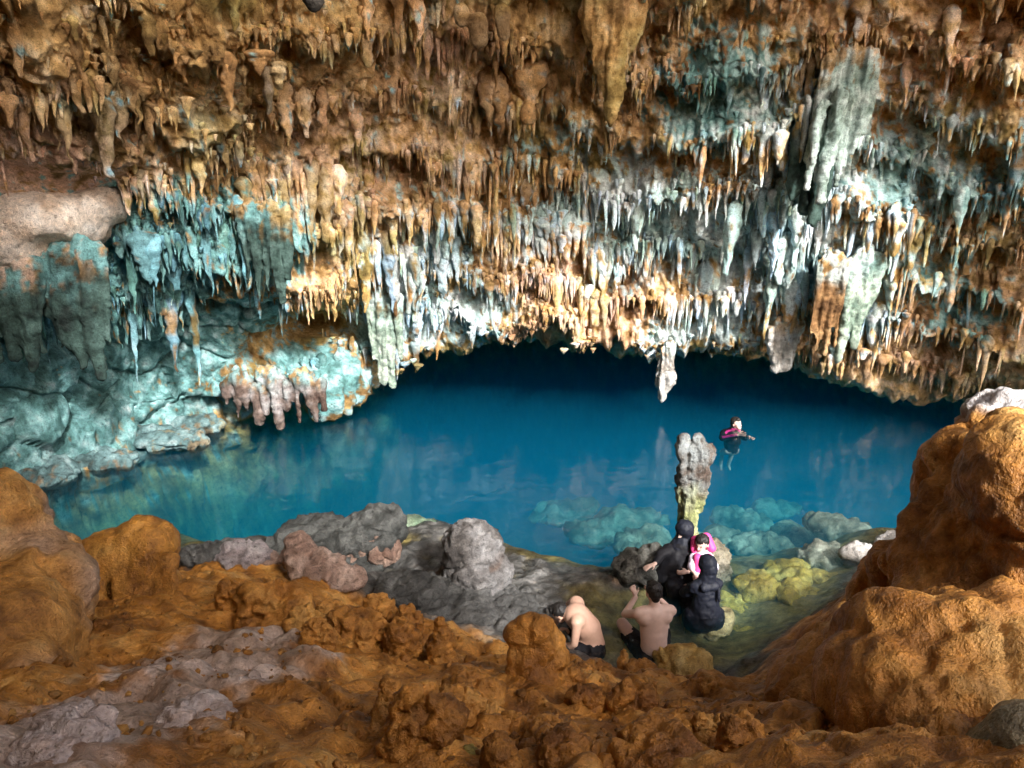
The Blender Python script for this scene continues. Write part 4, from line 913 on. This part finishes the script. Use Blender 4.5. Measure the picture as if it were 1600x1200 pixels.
# man seated in the shallows, back to the camera
o = RZ(1022, 1008, 0)
hp, P = head_parts((-.01, .10, .62), (-.15, .95, -.15))
body = [C((-.07, .02, -.14), .125, (.07, .02, -.14), .125), C((0, .0, -.10), .150, (0, .02, .12), .145, ((0, 1, 0), .78)), C((0, .02, .10), .150, (0, .05, .32), .165, ((0, 1, 0), .7)),
  C((-.10, .05, .34), .105, (.10, .05, .34), .105), C((-.12, .05, .40), .075, (.12, .05, .40), .075), C((-.17, .05, .40), .066, (.17, .05, .40), .066), C((0, .05, .42), .065, (0, .08, .55), .055)] + hp
body += [C((-.19, .05, .39), .056, (-.25, .30, .22), .042), C((-.25, .30, .22), .042, (-.11, .38, .38), .030)] + hand_parts((-.11, .38, .39), (-.3, .1, 1), (1, .1, 0), .25, (0, 1, 0))
body += [C((.19, .05, .39), .056, (.25, .27, .26), .042), C((.25, .27, .26), .042, (.08, .33, .44), .030)] + hand_parts((.08, .33, .45), (-.5, .1, .5), (-.2, 0, .5), .5, (0, 1, 0))
for sx in (-1, 1):
    body += [C((sx * .09, .04, -.14), .10, (sx * .24, .40, .03), .068), C((sx * .24, .40, .03), .062, (sx * .14, .50, -.30), .042), C((sx * .14, .50, -.31), .038, (sx * .16, .64, -.34), .028)]
p = figure('person', o, rad(8), body, .012, SKIN_A)
p.scale = (.90, .86, .86)
tag(p, 'bare-backed man with short dark hair seated in the shallows facing away, hand raised', 'person')
figure('hair', None, 0, [E(P(0, -.026, .040), .090), E(P(0, -.045, .0), .076), C(P(0, -.055, -.03), .055, P(0, -.05, -.06), .045), E(P(0, .035, .075), .055)], .008, HAIR, 1, p)
figure('swim_shorts', None, 0, [C((-.07, .02, -.15), .138, (.07, .02, -.15), .138), C((-.09, .06, -.13), .112, (-.18, .28, -.05), .092), C((.09, .06, -.13), .112, (.18, .28, -.05), .092)], .009, BLACK, 4, p)

# man bending forward and sideways beside him
o = RZ(922, 1003, 0)
hp, P = head_parts((-.33, .12, .30), (-.75, .25, -.60), (-.5, 0, .8))
body = [C((.02, -.06, -.06), .125, (.02, .10, -.06), .12), C((.02, .0, -.02), .150, (-.03, .04, .16), .150, ((.4, 1, 0), .85)), C((-.03, .04, .16), .152, (-.15, .06, .31), .145), C((-.15, -.06, .32), .09, (-.14, .22, .36), .09), C((-.17, -.10, .33), .064, (-.15, .25, .37), .064), C((-.19, .07, .36), .062, (-.28, .10, .33), .055)] + hp
body += [C((-.16, -.11, .33), .055, (-.19, -.17, .10), .042), C((-.19, -.17, .10), .042, (-.30, -.08, -.06), .030)] + hand_parts((-.30, -.08, -.07), (-.6, .3, -.5), (0, 1, 0), .4)
body += [C((-.16, .26, .37), .055, (-.27, .36, .18), .042), C((-.27, .36, .18), .042, (-.40, .24, .02), .030)] + hand_parts((-.40, .24, .01), (-.6, -.1, -.6), (0, -1, 0), .4)
for sy in (-.06, .12):
    body += [C((.02, sy, -.07), .10, (-.30, sy * 1.6, -.02), .066), C((-.30, sy * 1.6, -.02), .06, (-.22, sy * 1.6, -.30), .042), C((-.22, sy * 1.6, -.30), .038, (-.36, sy * 1.6, -.33), .028)]
p = figure('person', o, 0, body, .012, SKIN_B)
p.scale = (.88, .86, .84)
tag(p, 'bare-backed man bending forward in the shallows with his head down', 'person')
figure('hair', None, 0, [E(P(0, -.026, .040), .092), E(P(0, -.045, .0), .078), C(P(0, -.055, -.03), .055, P(0, -.05, -.06), .045), E(P(0, .035, .075), .058)], .008, HAIR, 1, p)
figure('swim_shorts', None, 0, [C((.03, -.06, -.08), .140, (.03, .10, -.08), .135), C((.02, -.06, -.09), .112, (-.18, -.09, -.05), .09), C((.02, .12, -.09), .112, (-.18, .17, -.05), .09)], .009, BLACK, 4, p)

# robed woman against the column
o = RZ(1062, 908, 0)
hp, P = head_parts((.03, .10, .66), (-.75, -.55, -.30), (-.1, -.1, 1), .95)
body = [C((0, .05, .02), .11, (0, .09, .40), .09), C((0, .08, .45), .06, (.02, .09, .58), .05)] + hp + [C((-.14, .06, .42), .05, (-.27, .0, .37), .04), C((-.27, .0, .37), .035, (-.36, -.14, .34), .028)] + hand_parts((-.36, -.14, .34), (-1, -.5, -.15), (.3, -1, 0), .4, s=1.15)
body += [C((.1, .02, .40), .05, (.16, -.14, .28), .04), C((.16, -.14, .28), .036, (.05, -.20, .26), .027)] + hand_parts((.05, -.20, .26), (-1, -.1, -.1), (0, 0, 1), .5)
for sx in (-1, 1): body += [C((sx * .08, .02, .04), .08, (sx * .10, -.26, .06), .06), C((sx * .10, -.26, .06), .05, (sx * .10, -.30, -.22), .04)]
p = figure('person', o, 0, body, .012, SKIN_C)
p.scale = (.88, .88, .86)
tag(p, 'robed woman all in black sitting against the column, one pale hand on the rock', 'person')
figure('robe', None, 0, [C((0, .06, .0), .20, (0, .08, .28), .155), C((0, .08, .28), .155, (0, .08, .44), .12), C((-.14, .07, .42), .075, (-.27, .0, .37), .062), C((-.27, .0, .37), .056, (-.34, -.11, .345), .042), C((.12, .05, .42), .075, (.17, -.14, .28), .062), C((.17, -.14, .28), .055, (.09, -.19, .26), .042),
  C((-.09, .0, .04), .13, (-.12, -.27, .05), .095), C((.09, .0, .04), .13, (.11, -.27, .05), .095), C((-.12, -.27, .05), .09, (-.12, -.32, -.2), .085), C((.11, -.27, .05), .09, (.1, -.32, -.2), .085), C((-.1, .1, .02), .17, (-.24, .08, -.1), .17), C((-.06, .02, .36), .10, (-.2, .0, .1), .13)], .014, BLACK, 3, p)
figure('headscarf', None, 0, [E(P(.0, -.032, .040), .108), E(P(0, -.03, -.02), .100), C(P(.0, -.03, -.08), .085, (.0, .09, .44), .13), C((-.08, .08, .43), .075, (.08, .08, .43), .075)], .011, NAVY, 2, p)
face_bits(P, p, .95)

# child in a pink life vest on her lap
o2 = RZ(1084, 905, 0) + np.array([.02, -.12, .03])
o = o2 + np.array([.01, 0, .15])
hp, P = head_parts((-.01, .0, .36), (-.65, -.70, -.25), (0, 0, 1), .86)
body = [C((-.04, 0, .02), .07, (.04, 0, .02), .07), C((0, 0, .02), .085, (0, 0, .20), .085), C((-.06, 0, .20), .045, (.06, 0, .20), .045), C((0, 0, .22), .035, (0, 0, .30), .035)] + hp
body += [C((-.10, -.02, .19), .034, (-.13, -.10, .08), .028), C((-.13, -.10, .08), .026, (-.08, -.20, .03), .019)] + hand_parts((-.08, -.20, .03), (.3, -1, -.2), (1, 0, 0), .5, s=.62)
body += [C((.10, -.02, .19), .034, (.14, -.10, .08), .028), C((.14, -.10, .08), .026, (.08, -.20, .04), .019)] + hand_parts((.08, -.20, .04), (-.4, -1, -.2), (-1, 0, 0), .5, s=.62)
for sx, dx in ((-1, -.10), (1, .06)): body += [C((sx * .05, -.02, .0), .058, (dx, -.26, .02), .045), C((dx, -.26, .02), .042, (dx + .02, -.30, -.20), .030), C((dx + .02, -.30, -.21), .026, (dx - .02, -.38, -.23), .020)]
p = figure('person', o, 0, body, .007, SKIN_C)
p.scale = (.95, .95, .92)
tag(p, 'small child in a bright pink life vest sitting on a lap by the column', 'person')
figure('hair', None, 0, [E(P(0, -.026, .042), .080), E(P(0, -.045, .0), .068), E(P(0, .02, .075), .052)], .007, HAIR, 1, p)
figure('shirt', None, 0, [C((0, 0, .0), .094, (0, 0, .19), .092), C((-.09, -.01, .19), .045, (-.125, -.08, .10), .040), C((.09, -.01, .19), .045, (.135, -.08, .10), .040)], .009, LILAC, 2, p)
v = figure('life_vest', None, 0, [C((-.055, -.078, .02), .062, (-.06, -.068, .21), .056), C((.055, -.078, .02), .062, (.06, -.068, .21), .056), C((0, .07, .03), .085, (0, .07, .22), .075), C((-.08, 0, .06), .05, (-.08, .0, .16), .045), C((.08, 0, .06), .05, (.08, .0, .16), .045)], .009, PINKV, 2, p)
figure('collar', None, 0, [C((-.08, .03, .26), .048, (-.06, .10, .35), .054), C((-.06, .10, .35), .054, (.07, .11, .38), .060), C((.07, .11, .38), .060, (.115, .02, .29), .052)], .009, PINKV, 2, v)
figure('buckle', None, 0, [E((-.0, -.135, .14), (.020, .016, .016))], .004, BUCK, 1, v)
face_bits(P, p, .86)

# woman in black, back turned
o = RZ(1102, 955, 0)
hp, P = head_parts((.0, .08, .58), (-.35, .9, -.25), (0, .1, 1), .95)
body = [C((-.07, .02, -.12), .12, (.07, .02, -.12), .12), C((0, .03, -.1), .10, (0, .05, .32), .09), C((-.12, .04, .36), .05, (.12, .04, .36), .05), C((0, .05, .38), .05, (0, .07, .5), .05)] + hp
for sx in (-1, 1):
    body += [C((sx * .16, .04, .35), .05, (sx * .20, .20, .16), .04), C((sx * .20, .20, .16), .036, (sx * .10, .38, .10), .027)] + hand_parts((sx * .10, .38, .10), (-sx * .4, 1, 0), (-sx, 0, .3), .5)
    body += [C((sx * .09, .03, -.12), .09, (sx * .14, .40, -.02), .065), C((sx * .14, .40, -.02), .06, (sx * .12, .46, -.28), .04)]
p = figure('person', o, rad(10), body, .012, SKIN_C)
p.scale = (.80, .82, .84)
tag(p, 'woman in black jacket and hood sitting in the shallows with her back turned', 'person')
figure('jacket', None, 0, [C((-.11, .03, -.12), .17, (.11, .03, -.12), .17), C((0, .0, -.06), .205, (0, .02, .14), .165, ((0, 1, 0), .85)), C((0, .02, .14), .165, (0, .03, .33), .155, ((0, 1, 0), .8)), C((-.11, .04, .35), .078, (.11, .04, .35), .078), C((-.15, .04, .34), .072, (-.20, .20, .16), .060), C((-.22, .20, .16), .056, (-.12, .36, .10), .044), C((.15, .04, .34), .072, (.20, .20, .16), .060), C((.22, .20, .16), .056, (.12, .36, .10), .044)], .012, NAVY, 2, p)
figure('trousers', None, 0, [C((-.09, .03, -.12), .115, (-.14, .40, -.02), .085), C((-.14, .40, -.02), .08, (-.12, .46, -.26), .06), C((.09, .03, -.12), .115, (.14, .40, -.02), .085), C((.14, .40, -.02), .08, (.12, .46, -.26), .06)], .012, BLACK, 2, p)
h = figure('hood', None, 0, [E(P(0, -.03, .042), .112), E(P(0, -.05, -.02), .104), C(P(0, -.04, -.08), .09, (0, .03, .40), .12), C((-.08, -.06, .37), .05, (.08, -.06, .37), .05)], .011, NAVY, 2, p)
figure('drawstring', None, 0, [C((.10, -.11, .36), .014, (.10, -.14, .22), .012)], .006, LILAC if False else NAVY, 1, h)

# swimmer
o = RZ(1146, 668, 0) + np.array([0, 0, -.13])
hp, P = head_parts((.06, .0, .22), (.45, -.80, .15), (-.1, 0, 1), 1.0)
body = [C((0, 0, -.32), .12, (0, .0, -.12), .13), C((-.13, .02, .02), .06, (.15, .02, .0), .06), C((0, 0, -.12), .15, (0, 0, .0), .13), C((.03, 0, .04), .05, (.05, 0, .14), .05)] + hp
body += [C((-.17, .0, .02), .055, (-.22, -.10, -.04), .045), C((-.22, -.10, -.04), .042, (.0, -.27, .08), .032)] + hand_parts((.01, -.27, .09), (1, -.15, .10), (0, 0, 1), .3)
body += [C((.19, .02, .0), .055, (.28, .12, -.12), .042), C((.28, .12, -.12), .04, (.30, -.10, -.02), .030)] + hand_parts((.30, -.10, -.02), (.3, -1, .1), (0, -1, 0), .2)
for sx in (-1, 1): body += [C((sx * .07, 0, -.34), .090, (sx * .10, .24, -.48), .060), C((sx * .10, .24, -.48), .052, (sx * .08, .34, -.78), .036), C((sx * .08, .34, -.79), .032, (sx * .09, .24, -.86), .024)]
p = figure('person', o, 0, body, .009, SKIN_C)
p.scale = (.92, .92, .92)
tag(p, 'swimmer in dark top with pink sleeve stripes treading water behind the column', 'person')
figure('hair', None, 0, [E(P(0, -.035, .045), .096), E(P(0, -.055, -.01), .088), C(P(0, -.07, -.03), .075, P(0, -.09, -.12), .055), E(P(0, .03, .082), .052)], .009, HAIR, 1, p)
t = figure('swim_top', None, 0, [C((0, 0, -.28), .135, (0, .0, -.12), .155), C((0, 0, -.12), .162, (0, 0, .0), .145), C((-.14, .02, .02), .078, (.16, .02, .0), .078), C((-.18, .0, .02), .066, (-.23, -.10, -.04), .056), C((-.23, -.10, -.04), .053, (-.03, -.25, .06), .043), C((.19, .02, .0), .066, (.28, .12, -.12), .053)], .011, BLACK, 2, p)
figure('sleeve_stripe', None, 0, [C((-.13, -.055, .085), .028, (-.215, -.06, -.02), .030), C((-.215, -.06, -.02), .030, (-.235, -.145, -.01), .028), C((-.235, -.145, -.01), .028, (-.03, -.285, .09), .028), C((-.13, -.055, .085), .028, (-.02, -.09, .115), .026)], .007, PINKD, 2, t)
figure('collar', None, 0, [C((-.03, -.04, .11), .032, (.09, -.06, .10), .032)], .008, PINKD, 2, t)
face_bits(P, p)
print('people', round(time.time() - T0, 1))
tot = 0
by = {}
for ob in bpy.data.objects:
    if ob.type == 'MESH': t_ = len(ob.data.loops) - 2 * len(ob.data.polygons); tot += t_; by[ob.name.split('.')[0]] = by.get(ob.name.split('.')[0], 0) + t_
print('triangles', tot, 'stalactites', NS, round(time.time() - T0, 1))
print(sorted(by.items(), key=lambda k: -k[1])[:14])
